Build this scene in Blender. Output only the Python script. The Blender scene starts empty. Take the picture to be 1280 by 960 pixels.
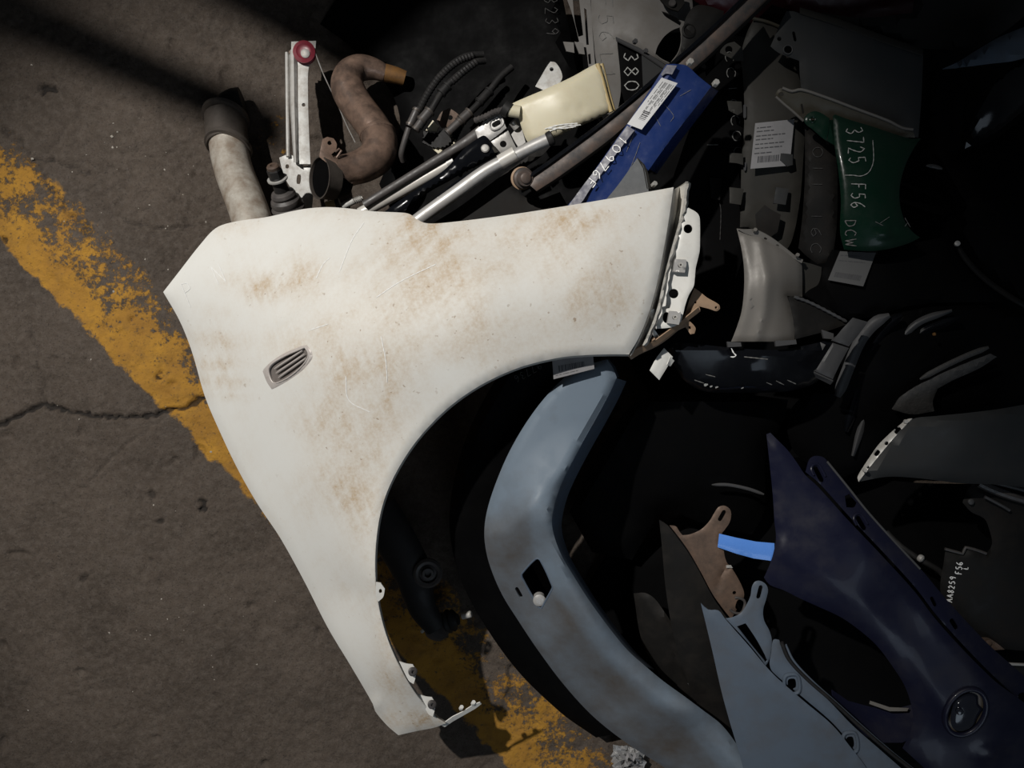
import bpy, math, random
import numpy as np
from mathutils import Vector, Matrix
from mathutils.geometry import delaunay_2d_cdt

random.seed(7)
rng = np.random.default_rng(11)
scene = bpy.context.scene
COL = scene.collection

# ------------------------------------------------------------------ camera
CAM_H = 1.75          # phone held 1.75 m above the yard, looking straight down
FPX = 960.0           # focal length in pixels of the 1280x960 frame
cam_d = bpy.data.cameras.new('camera')
cam_d.sensor_width = 36.0
cam_d.lens = 36.0 * FPX / 1280.0
cam_d.clip_start = 0.02
cam = bpy.data.objects.new('camera', cam_d)
cam.location = (0, 0, CAM_H)
COL.objects.link(cam)
scene.camera = cam

# ------------------------------------------------------------------ world, lights, exposure
world = bpy.data.worlds.new('world')
scene.world = world
world.use_nodes = True
bg = world.node_tree.nodes['Background']
bg.inputs[0].default_value = (0.80, 0.90, 1.0, 1)
bg.inputs[1].default_value = 0.026

LAMP = Vector((-1.6, 1.4, 3.3))
ld = bpy.data.lights.new('work_lamp', 'SPOT')
ld.energy = 525
ld.color = (1.0, 0.965, 0.915)
ld.spot_size = math.radians(41)
ld.spot_blend = 0.7
ld.shadow_soft_size = 0.03
lo = bpy.data.objects.new('work_lamp', ld)
lo.location = LAMP
lo.rotation_euler = (Vector((-0.47, -0.0, 0.3)) - LAMP).to_track_quat('-Z', 'Y').to_euler()
COL.objects.link(lo)

# added fill, cool and weak, for highlights and sheen; no real source
dd = bpy.data.lights.new('cool_fill', 'AREA')
dd.shape = 'RECTANGLE'
dd.size, dd.size_y = 2.2, 2.0
dd.energy = 15
dd.color = (0.72, 0.85, 1.0)
do = bpy.data.objects.new('cool_fill', dd)
do.location = (1.2, -2.6, 3.4)
do.rotation_euler = (Vector((0.4, -0.2, 0.2)) - Vector(do.location)).to_track_quat('-Z', 'Y').to_euler()
COL.objects.link(do)

vs = scene.view_settings
scene.display_settings.display_device = 'sRGB'
vs.view_transform = 'Standard'
vs.look = 'None'
vs.gamma = 1.0
vs.use_curve_mapping = False
vs.exposure = 0.0

# ------------------------------------------------------------------ maths helpers
def P(u, v, z):
    s = (CAM_H - z) / FPX
    return Vector(((u - 640) * s, (480 - v) * s, z))

def P_np(uv, z):
    s = (CAM_H - z) / FPX
    return np.stack([(uv[:, 0] - 640) * s, (480 - uv[:, 1]) * s, z], 1)

def catmull(pts, closed=False, corner=48, step=6.0):
    """Resample a polyline smoothly; turns sharper than `corner` degrees stay corners."""
    p = [np.array(q, float) for q in pts]
    n = len(p)
    def is_corner(i):
        if not closed and (i == 0 or i == n - 1):
            return True
        a, b, c = p[(i - 1) % n], p[i], p[(i + 1) % n]
        d1, d2 = b - a, c - b
        cs = np.dot(d1, d2) / (np.linalg.norm(d1) * np.linalg.norm(d2) + 1e-9)
        return math.degrees(math.acos(max(-1, min(1, cs)))) > corner
    cor = [is_corner(i) for i in range(n)]
    out = []
    m = n if closed else n - 1
    for i in range(m):
        a, b = p[i], p[(i + 1) % n]
        a0 = p[(i - 1) % n] if (closed or i > 0) else a
        b1 = p[(i + 2) % n] if (closed or i + 2 < n) else b
        L = np.linalg.norm(b - a)
        ta = (b - a) if cor[i] else (b - a0) * L / (np.linalg.norm(b - a) + np.linalg.norm(a - a0) + 1e-9)
        tb = (b - a) if cor[(i + 1) % n] else (b1 - a) * L / (np.linalg.norm(b - a) + np.linalg.norm(b1 - b) + 1e-9)
        k = max(1, int(math.ceil(L / step)))
        for j in range(k):
            t = j / k
            h00, h10 = 2 * t**3 - 3 * t**2 + 1, t**3 - 2 * t**2 + t
            h01, h11 = -2 * t**3 + 3 * t**2, t**3 - t**2
            out.append(h00 * a + h10 * ta + h01 * b + h11 * tb)
    if not closed:
        out.append(p[-1])
    return np.array(out)

def resample(pts, closed=True, step=6.0):
    p = [np.array(q, float) for q in pts]
    out = []
    m = len(p) if closed else len(p) - 1
    for i in range(m):
        a, b = p[i], p[(i + 1) % len(p)]
        k = max(1, int(math.ceil(np.linalg.norm(b - a) / step)))
        out += [a + (b - a) * j / k for j in range(k)]
    if not closed:
        out.append(p[-1])
    return np.array(out)

def inside(q, poly):
    x, y = q[:, 0], q[:, 1]
    r = np.zeros(len(q), bool)
    px, py = poly[:, 0], poly[:, 1]
    j = len(poly) - 1
    for i in range(len(poly)):
        c = (py[i] > y) != (py[j] > y)
        with np.errstate(divide='ignore', invalid='ignore'):
            xi = (px[j] - px[i]) * (y - py[i]) / (py[j] - py[i] + 1e-12) + px[i]
        r ^= c & (x < xi)
        j = i
    return r

def dist_poly(q, line, closed=False):
    line = np.asarray(line, float)
    a = line if closed else line[:-1]
    b = np.roll(line, -1, 0) if closed else line[1:]
    best = np.full(len(q), 1e9)
    for s, e in zip(a, b):
        d = e - s
        t = np.clip(((q - s) @ d) / (d @ d + 1e-12), 0, 1)
        best = np.minimum(best, np.hypot(*(q - (s + t[:, None] * d)).T))
    return best

class Height:
    """Height above the ground as a smooth function over the panel's plan, plus swages and dents."""
    def __init__(self, ctl, ridges=(), bumps=()):
        self.ridges, self.bumps = list(ridges), list(bumps)
        if isinstance(ctl, (int, float)):
            self.mode, self.c = 0, float(ctl)
        else:
            c = np.array(ctl, float)
            X, z = c[:, :2] / 100.0, c[:, 2]
            if len(c) <= 3:
                A = np.c_[np.ones(len(c)), X]
                self.c = np.linalg.lstsq(A, z, rcond=None)[0]
                self.mode = 1
            else:
                n = len(c)
                K = self.phi(np.linalg.norm(X[:, None] - X[None], axis=2)) + 0.05 * np.eye(n)
                Q = np.c_[np.ones(n), X]
                M = np.block([[K, Q], [Q.T, np.zeros((3, 3))]])
                w = np.linalg.solve(M, np.r_[z, 0, 0, 0])
                self.X, self.w, self.c, self.mode = X, w[:n], w[n:], 2
    @staticmethod
    def phi(r):
        return np.where(r > 1e-9, r * r * np.log(r + 1e-12), 0)
    def __call__(self, q):
        q = np.asarray(q, float)
        X = q / 100.0
        if self.mode == 0:
            z = np.full(len(q), self.c)
        else:
            z = np.c_[np.ones(len(q)), X] @ self.c
            if self.mode == 2:
                z = z + self.phi(np.linalg.norm(X[:, None] - self.X[None], axis=2)) @ self.w
        for line, w, h in self.ridges:
            d = dist_poly(q, line)
            z = z + h * np.clip(1 - d / w, 0, 1) ** 1.3
        for u, v, ru, rv, h in self.bumps:
            z = z + h * np.exp(-((q[:, 0] - u) / ru) ** 2 - ((q[:, 1] - v) / rv) ** 2)
        return z
    def at(self, u, v):
        return float(self(np.array([[u, v]]))[0])

def H(ctl, ridges=(), bumps=()):
    return ctl if isinstance(ctl, Height) else Height(ctl, ridges, bumps)

# ------------------------------------------------------------------ objects
def link(name, me, mat, parent=None, label=None, sharp=35):
    if mat is not None:
        me.materials.append(mat)
    me.polygons.foreach_set('use_smooth', [True] * len(me.polygons))
    me.set_sharp_from_angle(angle=math.radians(sharp))
    o = bpy.data.objects.new(name, me)
    COL.objects.link(o)
    if parent is not None:
        o.parent = parent
    if label:
        o['label'] = label
    return o

def mesh(name, verts, faces):
    me = bpy.data.meshes.new(name)
    me.from_pydata([tuple(v) for v in verts], [], [tuple(f) for f in faces])
    me.update()
    return me

def thing(name, label, cat, group=None):
    o = bpy.data.objects.new(name, None)
    o.empty_display_size = 0.05
    COL.objects.link(o)
    return tag(o, label, cat, group)

def tag(o, label, cat, group=None):
    o['label'] = label
    o['category'] = cat
    if group:
        o['group'] = group
    return o

def panel(name, outline, z, mat, parent=None, th=0.002, holes=(), step=10, roll=None,
          smooth=True, label=None, corner=40, attr=None, sharp=35, closed_under=True):
    """A pressed sheet: plan outline (photo pixels) carried on a height field, with real thickness,
    pierced holes and edges that roll away."""
    zf = H(z)
    es = max(2.5, step * 0.7)
    ol = catmull(outline, True, corner, es) if smooth else resample(outline, True, es)
    hs = []
    for h in holes:
        hs.append(catmull(h, True, 60, max(1.5, es * 0.4)) if len(h) > 4 else resample(h, True, max(1.5, es * 0.5)))
    lo_, hi_ = ol.min(0), ol.max(0)
    gx = np.arange(lo_[0], hi_[0], step)
    gy = np.arange(lo_[1], hi_[1], step * 0.87)
    G = np.array([(x + (step / 2 if j % 2 else 0), y) for j, y in enumerate(gy) for x in gx]) if len(gx) and len(gy) else np.zeros((0, 2))
    if len(G):
        G = G[inside(G, ol)]
    for h in hs:
        if len(G):
            G = G[~inside(G, h)]
    for e in [ol] + hs:
        if len(G):
            G = G[dist_poly(G, e, True) > step * 0.45]
    pts = [tuple(p) for p in ol]
    edges = [(i, (i + 1) % len(ol)) for i in range(len(ol))]
    for h in hs:
        b = len(pts)
        pts += [tuple(p) for p in h]
        edges += [(b + i, b + (i + 1) % len(h)) for i in range(len(h))]
    pts += [tuple(p) for p in G]
    vo, eo, fo, *_ = delaunay_2d_cdt([Vector(p) for p in pts], edges, [], 0, 1e-5)
    V = np.array([tuple(v) for v in vo])
    F = np.array([tuple(f) for f in fo if len(f) == 3])
    cen = V[F].mean(1)
    keep = inside(cen, ol)
    for h in hs:
        keep &= ~inside(cen, h)
    F = F[keep]
    used = np.unique(F)
    remap = -np.ones(len(V), int)
    remap[used] = np.arange(len(used))
    V, F = V[used], remap[F]
    A = V[F]
    area = (A[:, 1, 0] - A[:, 0, 0]) * (A[:, 2, 1] - A[:, 0, 1]) - (A[:, 2, 0] - A[:, 0, 0]) * (A[:, 1, 1] - A[:, 0, 1])
    F[area > 0] = F[area > 0][:, ::-1]        # v runs down, so flip for faces that look up
    zz = zf(V)
    if roll:
        r, hgt = roll
        d = dist_poly(V, ol, True)
        zz = zz - hgt * np.clip(1 - d / r, 0, 1) ** 2
    W = P_np(V, zz)
    n = np.zeros_like(W)
    fn = np.cross(W[F[:, 1]] - W[F[:, 0]], W[F[:, 2]] - W[F[:, 0]])
    for k in range(3):
        np.add.at(n, F[:, k], fn)
    n /= np.linalg.norm(n, axis=1)[:, None] + 1e-12
    B = W - n * th
    N = len(W)
    faces = [tuple(f) for f in F] + [tuple(f[::-1] + N) for f in F]
    cnt = {}
    for f in F:
        for a, b in ((f[0], f[1]), (f[1], f[2]), (f[2], f[0])):
            cnt[(a, b)] = 1
    for (a, b) in cnt:
        if (b, a) not in cnt:
            faces.append((b, a, a + N, b + N))
    me = mesh(name, np.r_[W, B], faces)
    if attr:
        for an, fnc in attr.items():
            at = me.attributes.new(an, 'FLOAT', 'POINT')
            val = fnc(V)
            at.data.foreach_set('value', np.r_[val, val].astype(np.float32))
    return link(name, me, mat, parent, label, sharp)

def loft(name, rows, mat, parent=None, th=0.0015, label=None, sharp=35):
    """Sheet through rows of 3-D points (all rows the same length), given thickness."""
    R = np.array([[tuple(p) for p in r] for r in rows], float)
    m, n = R.shape[:2]
    W = R.reshape(-1, 3)
    q = [(i * n + j, i * n + j + 1, (i + 1) * n + j + 1, (i + 1) * n + j) for i in range(m - 1) for j in range(n - 1)]
    nm = np.zeros_like(W)
    for f in q:
        c = np.cross(W[f[2]] - W[f[0]], W[f[3]] - W[f[1]])
        for k in f:
            nm[k] += c
    nm /= np.linalg.norm(nm, axis=1)[:, None] + 1e-12
    if nm[:, 2].sum() < 0:
        nm = -nm
        q = [f[::-1] for f in q]
    B = W - nm * th
    N = len(W)
    faces = list(q) + [tuple(x + N for x in f[::-1]) for f in q]
    ed = set()
    for f in q:
        for k in range(4):
            ed.add((f[k], f[(k + 1) % 4]))
    for a, b in ed:
        if (b, a) not in ed:
            faces.append((b, a, a + N, b + N))
    return link(name, mesh(name, np.r_[W, B], faces), mat, parent, label, sharp)

def row(px, z, step=8, corner=50):
    """Polyline in plan with heights: px = [(u,v)], z = number, list or Height."""
    if isinstance(z, (list, tuple)):
        q = catmull([(a[0], a[1], b * 1000) for a, b in zip(px, z)], False, corner, step)
        return [P(a, b, c / 1000) for a, b, c in q]
    q = catmull(px, False, corner, step)
    zf = H(z)
    return [P(a, b, c) for (a, b), c in zip(q, zf(q))]

def tube(name, pts, r, mat, parent=None, res=16, hollow=0.0, label=None, caps=True, flat=1.0, ripple=None, sharp=40):
    pts = [Vector(p) for p in pts]
    n = len(pts)
    rs = list(r) if isinstance(r, (list, tuple, np.ndarray)) else [r] * n
    if len(rs) != n:
        rs = list(np.interp(np.linspace(0, 1, n), np.linspace(0, 1, len(rs)), rs))
    if ripple:
        rs = [q * (1 + ripple * (1 if i % 2 else -1)) for i, q in enumerate(rs)]
    T = [(pts[min(i + 1, n - 1)] - pts[max(i - 1, 0)]).normalized() for i in range(n)]
    up = Vector((0, 0, 1))
    if abs(T[0].dot(up)) > 0.95:
        up = Vector((0, 1, 0))
    N = (up - T[0] * up.dot(T[0])).normalized()
    verts, faces = [], []
    frames = []
    for i in range(n):
        N = (N - T[i] * N.dot(T[i])).normalized()
        frames.append((N.copy(), T[i].cross(N)))
    def rings(off, rev):
        b = len(verts)
        for i in range(n):
            a, c = frames[i]
            for k in range(res):
                t = 2 * math.pi * k / res
                verts.append(pts[i] + (a * math.cos(t) * flat + c * math.sin(t)) * max(rs[i] - off, 1e-4))
        for i in range(n - 1):
            for k in range(res):
                f = (b + i * res + k, b + i * res + (k + 1) % res, b + (i + 1) * res + (k + 1) % res, b + (i + 1) * res + k)
                faces.append(f if rev else f[::-1])
        return b
    b0 = rings(0, False)
    if hollow:
        b1 = rings(hollow, True)
        for i in (0, n - 1):
            for k in range(res):
                f = (b0 + i * res + k, b0 + i * res + (k + 1) % res, b1 + i * res + (k + 1) % res, b1 + i * res + k)
                faces.append(f if i else f[::-1])
    elif caps:
        faces.append(tuple(b0 + k for k in range(res)))
        faces.append(tuple(b0 + (n - 1) * res + k for k in range(res))[::-1])
    me = mesh(name, verts, faces)
    import bmesh
    bm = bmesh.new(); bm.from_mesh(me)
    bmesh.ops.recalc_face_normals(bm, faces=bm.faces)
    bm.to_mesh(me); bm.free()
    return link(name, me, mat, parent, label, sharp)

def path(pts, step=6):
    """(u, v, z) control points -> smooth world path."""
    q = catmull([(a, b, c * 700) for a, b, c in pts], False, 100, step)
    return [P(a, b, c / 700) for a, b, c in q]

def lathe(name, centre, axis, prof, mat, parent=None, res=24, label=None, sharp=35):
    """prof = [(radius, along-axis)]"""
    ax = Vector(axis).normalized()
    a = ax.orthogonal().normalized(); b = ax.cross(a)
    c = Vector(centre)
    verts, faces = [], []
    for r, h in prof:
        for k in range(res):
            t = 2 * math.pi * k / res
            verts.append(c + ax * h + (a * math.cos(t) + b * math.sin(t)) * max(r, 1e-5))
    for i in range(len(prof) - 1):
        for k in range(res):
            faces.append((i * res + k, i * res + (k + 1) % res, (i + 1) * res + (k + 1) % res, (i + 1) * res + k))
    faces.append(tuple(range(res))[::-1])
    faces.append(tuple((len(prof) - 1) * res + k for k in range(res)))
    me = mesh(name, verts, faces)
    import bmesh
    bm = bmesh.new(); bm.from_mesh(me)
    bmesh.ops.recalc_face_normals(bm, faces=bm.faces)
    bm.to_mesh(me); bm.free()
    return link(name, me, mat, parent, label, sharp)

def hexes(name, centre, axis, r, h, mat, parent=None, n=6, label=None):
    return lathe(name, centre, axis, [(r * .9, 0), (r, h * .12), (r, h * .85), (r * .88, h)], mat, parent, n, label, 20)

def circ(u, v, r, n=14, ry=None, rot=0):
    ry = ry or r
    c, s = math.cos(rot), math.sin(rot)
    return [(u + r * math.cos(t) * c - ry * math.sin(t) * s, v + r * math.cos(t) * s + ry * math.sin(t) * c)
            for t in [2 * math.pi * k / n for k in range(n)]]

def slot(u0, v0, u1, v1, w, n=5):
    d = np.array([u1 - u0, v1 - v0], float); L = np.linalg.norm(d); d /= L
    p = np.array([-d[1], d[0]])
    out = []
    for k in range(n + 1):
        t = math.pi * k / n - math.pi / 2
        out.append(tuple(np.array([u1, v1]) + w * (d * math.cos(t) + p * math.sin(t))))
    for k in range(n + 1):
        t = math.pi * k / n + math.pi / 2
        out.append(tuple(np.array([u0, v0]) + w * (d * math.cos(t) + p * math.sin(t))))
    return out

def strokes(name, lines, z, w, mat, parent, lift=0.0012, label=None):
    """Chalk or paint-pen lines lying on a panel."""
    zf = H(z)
    verts, faces = [], []
    for ln in lines:
        q = catmull(ln, False, 70, 2.0)
        if len(q) < 2:
            continue
        d = np.gradient(q, axis=0)
        d /= np.linalg.norm(d, axis=1)[:, None] + 1e-9
        nrm = np.c_[-d[:, 1], d[:, 0]]
        ww = w * (0.8 + 0.25 * np.sin(np.arange(len(q)) * 1.7 + ln[0][0])) / 2
        ww[0] *= .6; ww[-1] *= .6
        A, B = q + nrm * ww[:, None], q - nrm * ww[:, None]
        b = len(verts)
        za, zb = zf(A) + lift, zf(B) + lift
        for i in range(len(q)):
            verts.append(P(A[i, 0], A[i, 1], za[i])); verts.append(P(B[i, 0], B[i, 1], zb[i]))
        for i in range(len(q) - 1):
            faces.append((b + 2 * i, b + 2 * i + 2, b + 2 * i + 3, b + 2 * i + 1))
    return link(name, mesh(name, verts, faces), mat, parent, label)

FONT = {   # strokes in a unit box, x right, y up
 '0': [[(.5,1),(.15,.8),(.1,.3),(.45,0),(.85,.25),(.85,.75),(.5,1)]], '1': [[(.3,.75),(.55,1),(.5,0)]],
 '2': [[(.1,.75),(.4,1),(.8,.75),(.5,.35),(.1,.05),(.9,0)]], '3': [[(.1,.9),(.6,1),(.8,.75),(.4,.52),(.85,.3),(.5,0),(.1,.12)]],
 '5': [[(.85,1),(.25,.98)],[(.25,.98),(.2,.58),(.65,.6),(.85,.25),(.45,0),(.1,.12)]], '4': [[(.6,0),(.6,1),(.1,.35),(.9,.35)]],
 '6': [[(.75,1),(.25,.65),(.15,.2),(.5,0),(.85,.22),(.6,.48),(.2,.3)]], '7': [[(.1,1),(.9,1)],[(.9,1),(.4,0)]],
 '8': [[(.5,.52),(.15,.78),(.5,1),(.85,.78),(.5,.52),(.1,.25),(.5,0),(.9,.25),(.5,.52)]],
 '9': [[(.85,.7),(.5,.48),(.15,.72),(.5,1),(.85,.75),(.7,0)]], 'A': [[(0,0),(.5,1)],[(.5,1),(1,0)],[(.2,.4),(.8,.4)]],
 'C': [[(.9,.85),(.5,1),(.1,.6),(.2,.15),(.6,0),(.9,.15)]], 'D': [[(.1,0),(.1,1)],[(.1,1),(.75,.8),(.85,.3),(.1,0)]],
 'F': [[(.1,0),(.12,1)],[(.12,1),(.85,1)],[(.1,.52),(.65,.55)]], 'I': [[(.5,0),(.5,1)]], 'L': [[(.15,1),(.1,0)],[(.1,0),(.8,.05)]],
 'N': [[(.1,0),(.1,1)],[(.1,1),(.85,0)],[(.85,0),(.85,1)]], 'P': [[(.1,-.3),(.15,1),(.7,.95),(.8,.6),(.15,.5)]], 'T': [[(0,1),(1,1)],[(.5,1),(.5,0)]],
 'U': [[(.1,1),(.15,.2),(.5,0),(.85,.2),(.9,1)]], 'S': [[(.9,.9),(.4,1),(.2,.7),(.75,.4),(.7,.08),(.1,.1)]], 'W': [[(0,1),(.25,0),(.5,.7),(.75,0),(1,1)]], ' ': [],
}
def text(s, u, v, d, h, w, adv):
    """Hand-written characters as strokes; d = reading direction in the plan."""
    d = np.array(d, float); d /= np.linalg.norm(d)
    up = np.array([d[1], -d[0]])
    out = []
    for i, ch in enumerate(s):
        o = np.array([u, v]) + d * adv * i
        for ln in FONT[ch]:
            out.append([tuple(o + d * w * x + up * h * y) for x, y in ln])
    return out

def sheet(parent, quad, z, ink_rows, bar=None, paper=None, ink=None, name='paper_label', lift=0.0016, label=None):
    """Printed label: quad corners top-left, top-right, bottom-right, bottom-left as read."""
    zf = H(z)
    Q = [np.array(c, float) for c in quad]
    def uv(s, t):
        return (Q[0] * (1 - s) + Q[1] * s) * (1 - t) + (Q[3] * (1 - s) + Q[2] * s) * t
    def pt(s, t, l):
        a = uv(s, t)
        return P(a[0], a[1], zf.at(*a) + l)
    n = 6
    lab = loft(name, [[pt(j / n, i / n, lift) for j in range(n + 1)] for i in range(n + 1)], paper, parent, 0.0003, label)
    def rects(nm, rr):
        verts, faces = [], []
        for s0, t0, s1, t1 in rr:
            k = max(1, int((s1 - s0) * 6))
            for a in range(k):
                x0, x1 = s0 + (s1 - s0) * a / k, s0 + (s1 - s0) * (a + 1) / k
                b = len(verts)
                verts.extend([pt(x0, t0, lift + .0005), pt(x1, t0, lift + .0005), pt(x1, t1, lift + .0005), pt(x0, t1, lift + .0005)])
                faces.append((b, b + 3, b + 2, b + 1))
        o = link(nm, mesh(nm, verts, faces), ink, lab); o['kind'] = 'stuff'
        return o
    rr = []
    r2 = random.Random(int(Q[0][0]))
    for t, ln in ink_rows:
        x = .06
        while x < ln:
            L = r2.uniform(.05, .16)
            rr.append((x, t, min(x + L, ln), t + .022)); x += L + .025
    if rr:
        rects('print_line', rr)
    if bar:
        s0, t0, s1, t1 = bar
        bb, x = [], s0
        while x < s1:
            L = r2.choice([.012, .02, .03]); bb.append((x, t0, min(x + L, s1), t1)); x += L + r2.choice([.012, .02])
        rects('barcode', bb)
    return lab

# ------------------------------------------------------------------ materials
def mk(name, base, rough=0.5, metal=0.0, coat=0.0, dirt=None, dscale=14, damt=0.5, bump=0.0, bscale=80, spec=0.5,
       rvar=0.15, trans=0.0, sss=0.0, streak=None):
    m = bpy.data.materials.new(name)
    m.use_nodes = True
    nt = m.node_tree
    b = nt.nodes['Principled BSDF']
    tc = nt.nodes.new('ShaderNodeTexCoord')
    b.inputs['Metallic'].default_value = metal
    b.inputs['Coat Weight'].default_value = coat
    b.inputs['Coat Roughness'].default_value = 0.08
    b.inputs['Specular IOR Level'].default_value = spec
    b.inputs['Transmission Weight'].default_value = trans
    if sss:
        b.inputs['Subsurface Weight'].default_value = sss
        b.inputs['Subsurface Radius'].default_value = (.02, .015, .008)
    n1 = nt.nodes.new('ShaderNodeTexNoise')
    n1.inputs['Scale'].default_value = dscale * 2.6
    n1.inputs['Detail'].default_value = 8
    n1.inputs['Roughness'].default_value = 0.65
    if streak:
        mp = nt.nodes.new('ShaderNodeMapping')
        mp.inputs['Scale'].default_value = streak
        nt.links.new(tc.outputs['Object'], mp.inputs[0]); nt.links.new(mp.outputs[0], n1.inputs[0])
    else:
        nt.links.new(tc.outputs['Object'], n1.inputs[0])
    if dirt:
        rp = nt.nodes.new('ShaderNodeValToRGB')
        e = rp.color_ramp.elements
        e[0].position = 0.62 - damt * 0.35; e[0].color = (0, 0, 0, 1)
        e[1].position = e[0].position + 0.3; e[1].color = (damt, damt, damt, 1)
        mx = nt.nodes.new('ShaderNodeMixRGB')
        mx.inputs[1].default_value = (*base, 1); mx.inputs[2].default_value = (*dirt, 1)
        nt.links.new(n1.outputs[0], rp.inputs[0]); nt.links.new(rp.outputs[0], mx.inputs[0])
        nt.links.new(mx.outputs[0], b.inputs['Base Color'])
    else:
        b.inputs['Base Color'].default_value = (*base, 1)
    mr = nt.nodes.new('ShaderNodeMapRange')
    mr.inputs['From Min'].default_value = .3; mr.inputs['From Max'].default_value = .7
    mr.inputs['To Min'].default_value = max(.04, rough - rvar); mr.inputs['To Max'].default_value = min(1, rough + rvar)
    nt.links.new(n1.outputs[0], mr.inputs[0]); nt.links.new(mr.outputs[0], b.inputs['Roughness'])
    if bump:
        n2 = nt.nodes.new('ShaderNodeTexNoise')
        n2.inputs['Scale'].default_value = bscale; n2.inputs['Detail'].default_value = 5
        bp = nt.nodes.new('ShaderNodeBump')
        bp.inputs['Strength'].default_value = bump; bp.inputs['Distance'].default_value = 0.002
        nt.links.new(tc.outputs['Object'], n2.inputs[0]); nt.links.new(n2.outputs[0], bp.inputs['Height'])
        nt.links.new(bp.outputs[0], b.inputs['Normal'])
    return m

M = {}
M['white_back'] = mk('white_underside', (.62, .60, .55), .5, dirt=(.25, .2, .15), damt=.5)
M['white_bracket'] = mk('white_bracket', (.70, .69, .65), .45, dirt=(.38, .31, .24), dscale=22, damt=.3)
M['edge_metal'] = mk('bare_edge', (.52, .51, .48), .5, .2, dirt=(.2, .16, .12), dscale=40, damt=.55)
M['bluegrey'] = mk('blue_grey_paint', (.088, .112, .146), .5, dirt=(.085, .076, .068), dscale=6, damt=.5, spec=.25)
M['bluegrey_clean'] = mk('blue_grey_clean', (.16, .205, .255), .5, dirt=(.12, .115, .11), dscale=5, damt=.4, spec=.25)
M['arch_edge'] = mk('blue_grey_edge', (.10, .13, .175), .5, dirt=(.09, .08, .07), dscale=6, damt=.5, spec=.25)
M['blue'] = mk('blue_paint', (.014, .032, .130), .35, 0, .15, dirt=(.07, .10, .20), dscale=22, damt=.25, spec=.3)
M['lip_grey'] = mk('lip_grey', (.10, .10, .125), .5, 0, .1, dirt=(.05, .05, .09), dscale=30, damt=.5)
M['navy'] = mk('navy_paint', (.0085, .0095, .024), .38, 0, .12, dirt=(.026, .024, .028), dscale=5, damt=.45, spec=.3)
M['navy_lit'] = mk('navy_edge_lit', (.10, .27, .75), .3, 0, .6)
M['green'] = mk('green_paint', (.0032, .020, .011), .34, 0, .2, dirt=(.008, .018, .012), dscale=8, damt=.5, spec=.3)
M['silver_grey'] = mk('silver_grey_paint', (.165, .155, .142), .5, .1, 0, dirt=(.12, .11, .10), dscale=5, damt=.45, spec=.25)
M['warm_grey'] = mk('warm_grey_paint', (.17, .163, .155), .55, 0, 0, dirt=(.10, .085, .07), dscale=4, damt=.65, spec=.25)
M['dark_grey'] = mk('dark_grey_paint', (.034, .0325, .029), .6, 0, 0, dirt=(.05, .045, .038), dscale=6, damt=.45, spec=.2)
M['slate'] = mk('slate_grey_paint', (.033, .0345, .0355), .58, 0, 0, dirt=(.045, .041, .037), dscale=6, damt=.45, spec=.2)
M['olive'] = mk('olive_grey_paint', (.060, .054, .040), .5, 0, 0, dirt=(.035, .031, .025), dscale=14, damt=.4, spec=.3)
M['black_gloss'] = mk('black_gloss', (.004, .0045, .006), .2, 0, .1, dirt=(.014, .014, .015), dscale=8, damt=.3, spec=.3, rvar=.1)
M['black'] = mk('black_plastic', (.0022, .0022, .0024), .65, dirt=(.0045, .0043, .0041), dscale=6, damt=.35, spec=.05, bump=.1)
M['black_dusty'] = mk('black_dusty', (.011, .0105, .010), .62, dirt=(.030, .025, .021), dscale=7, damt=.45, bump=.15, spec=.15)
M['charcoal'] = mk('charcoal_plastic', (.060, .060, .062), .5, dirt=(.03, .03, .03), dscale=12, damt=.4, spec=.3)
M['ribbed'] = mk('charcoal_mat', (.040, .039, .038), .65, dirt=(.07, .065, .06), dscale=50, damt=.4, bump=.5, bscale=160)
M['rubber'] = mk('rubber', (.015, .0145, .0145), .6, dirt=(.05, .044, .04), dscale=16, damt=.4, bump=.15, spec=.25)
M['rubber_grey'] = mk('dusty_rubber', (.055, .050, .048), .5, dirt=(.12, .10, .09), dscale=25, damt=.4)
M['pipe_pale'] = mk('pale_pipe', (.56, .53, .47), .40, .25, dirt=(.2, .14, .095), dscale=11, damt=.8, bump=.35, bscale=70)
M['pipe_dark'] = mk('sooty_steel', (.10, .085, .074), .48, .35, dirt=(.03, .025, .02), dscale=15, damt=.7, bump=.2)
M['pipe_brown'] = mk('heat_brown_pipe', (.30, .20, .15), .34, .35, dirt=(.06, .042, .034), dscale=10, damt=.85, bump=.35, bscale=70)
M['rust_orange'] = mk('rusty_tip', (.22, .11, .035), .55, .3, dirt=(.05, .03, .02), dscale=30, damt=.6)
M['rust'] = mk('rusty_metal', (.16, .105, .075), .6, .3, dirt=(.045, .035, .03), dscale=12, damt=.7, bump=.3)
M['galv'] = mk('galvanised', (.50, .49, .47), .48, .35, dirt=(.2, .18, .15), dscale=18, damt=.6)
M['white_metal'] = mk('white_coated_metal', (.52, .52, .50), .5, .05, dirt=(.2, .155, .115), dscale=22, damt=.6)
M['silver'] = mk('dull_silver', (.50, .49, .475), .45, .4, dirt=(.24, .22, .20), dscale=16, damt=.5)
M['offwhite_tube'] = mk('offwhite_tube', (.55, .53, .49), .4, .1, dirt=(.3, .26, .21), dscale=15, damt=.4)
M['cream'] = mk('cream_plastic', (.62, .57, .42), .42, 0, 0, dirt=(.42, .33, .18), dscale=5, damt=.4, sss=.12)
M['cream_edge'] = mk('cream_seam', (.48, .37, .18), .45, dirt=(.3, .2, .08), dscale=20, damt=.5)
M['tan'] = mk('tan_primer', (.36, .245, .16), .55, dirt=(.2, .13, .085), dscale=22, damt=.45)
M['crimson'] = mk('crimson_plastic', (.16, .014, .026), .45, dirt=(.06, .01, .012), dscale=30, damt=.45)
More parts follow.
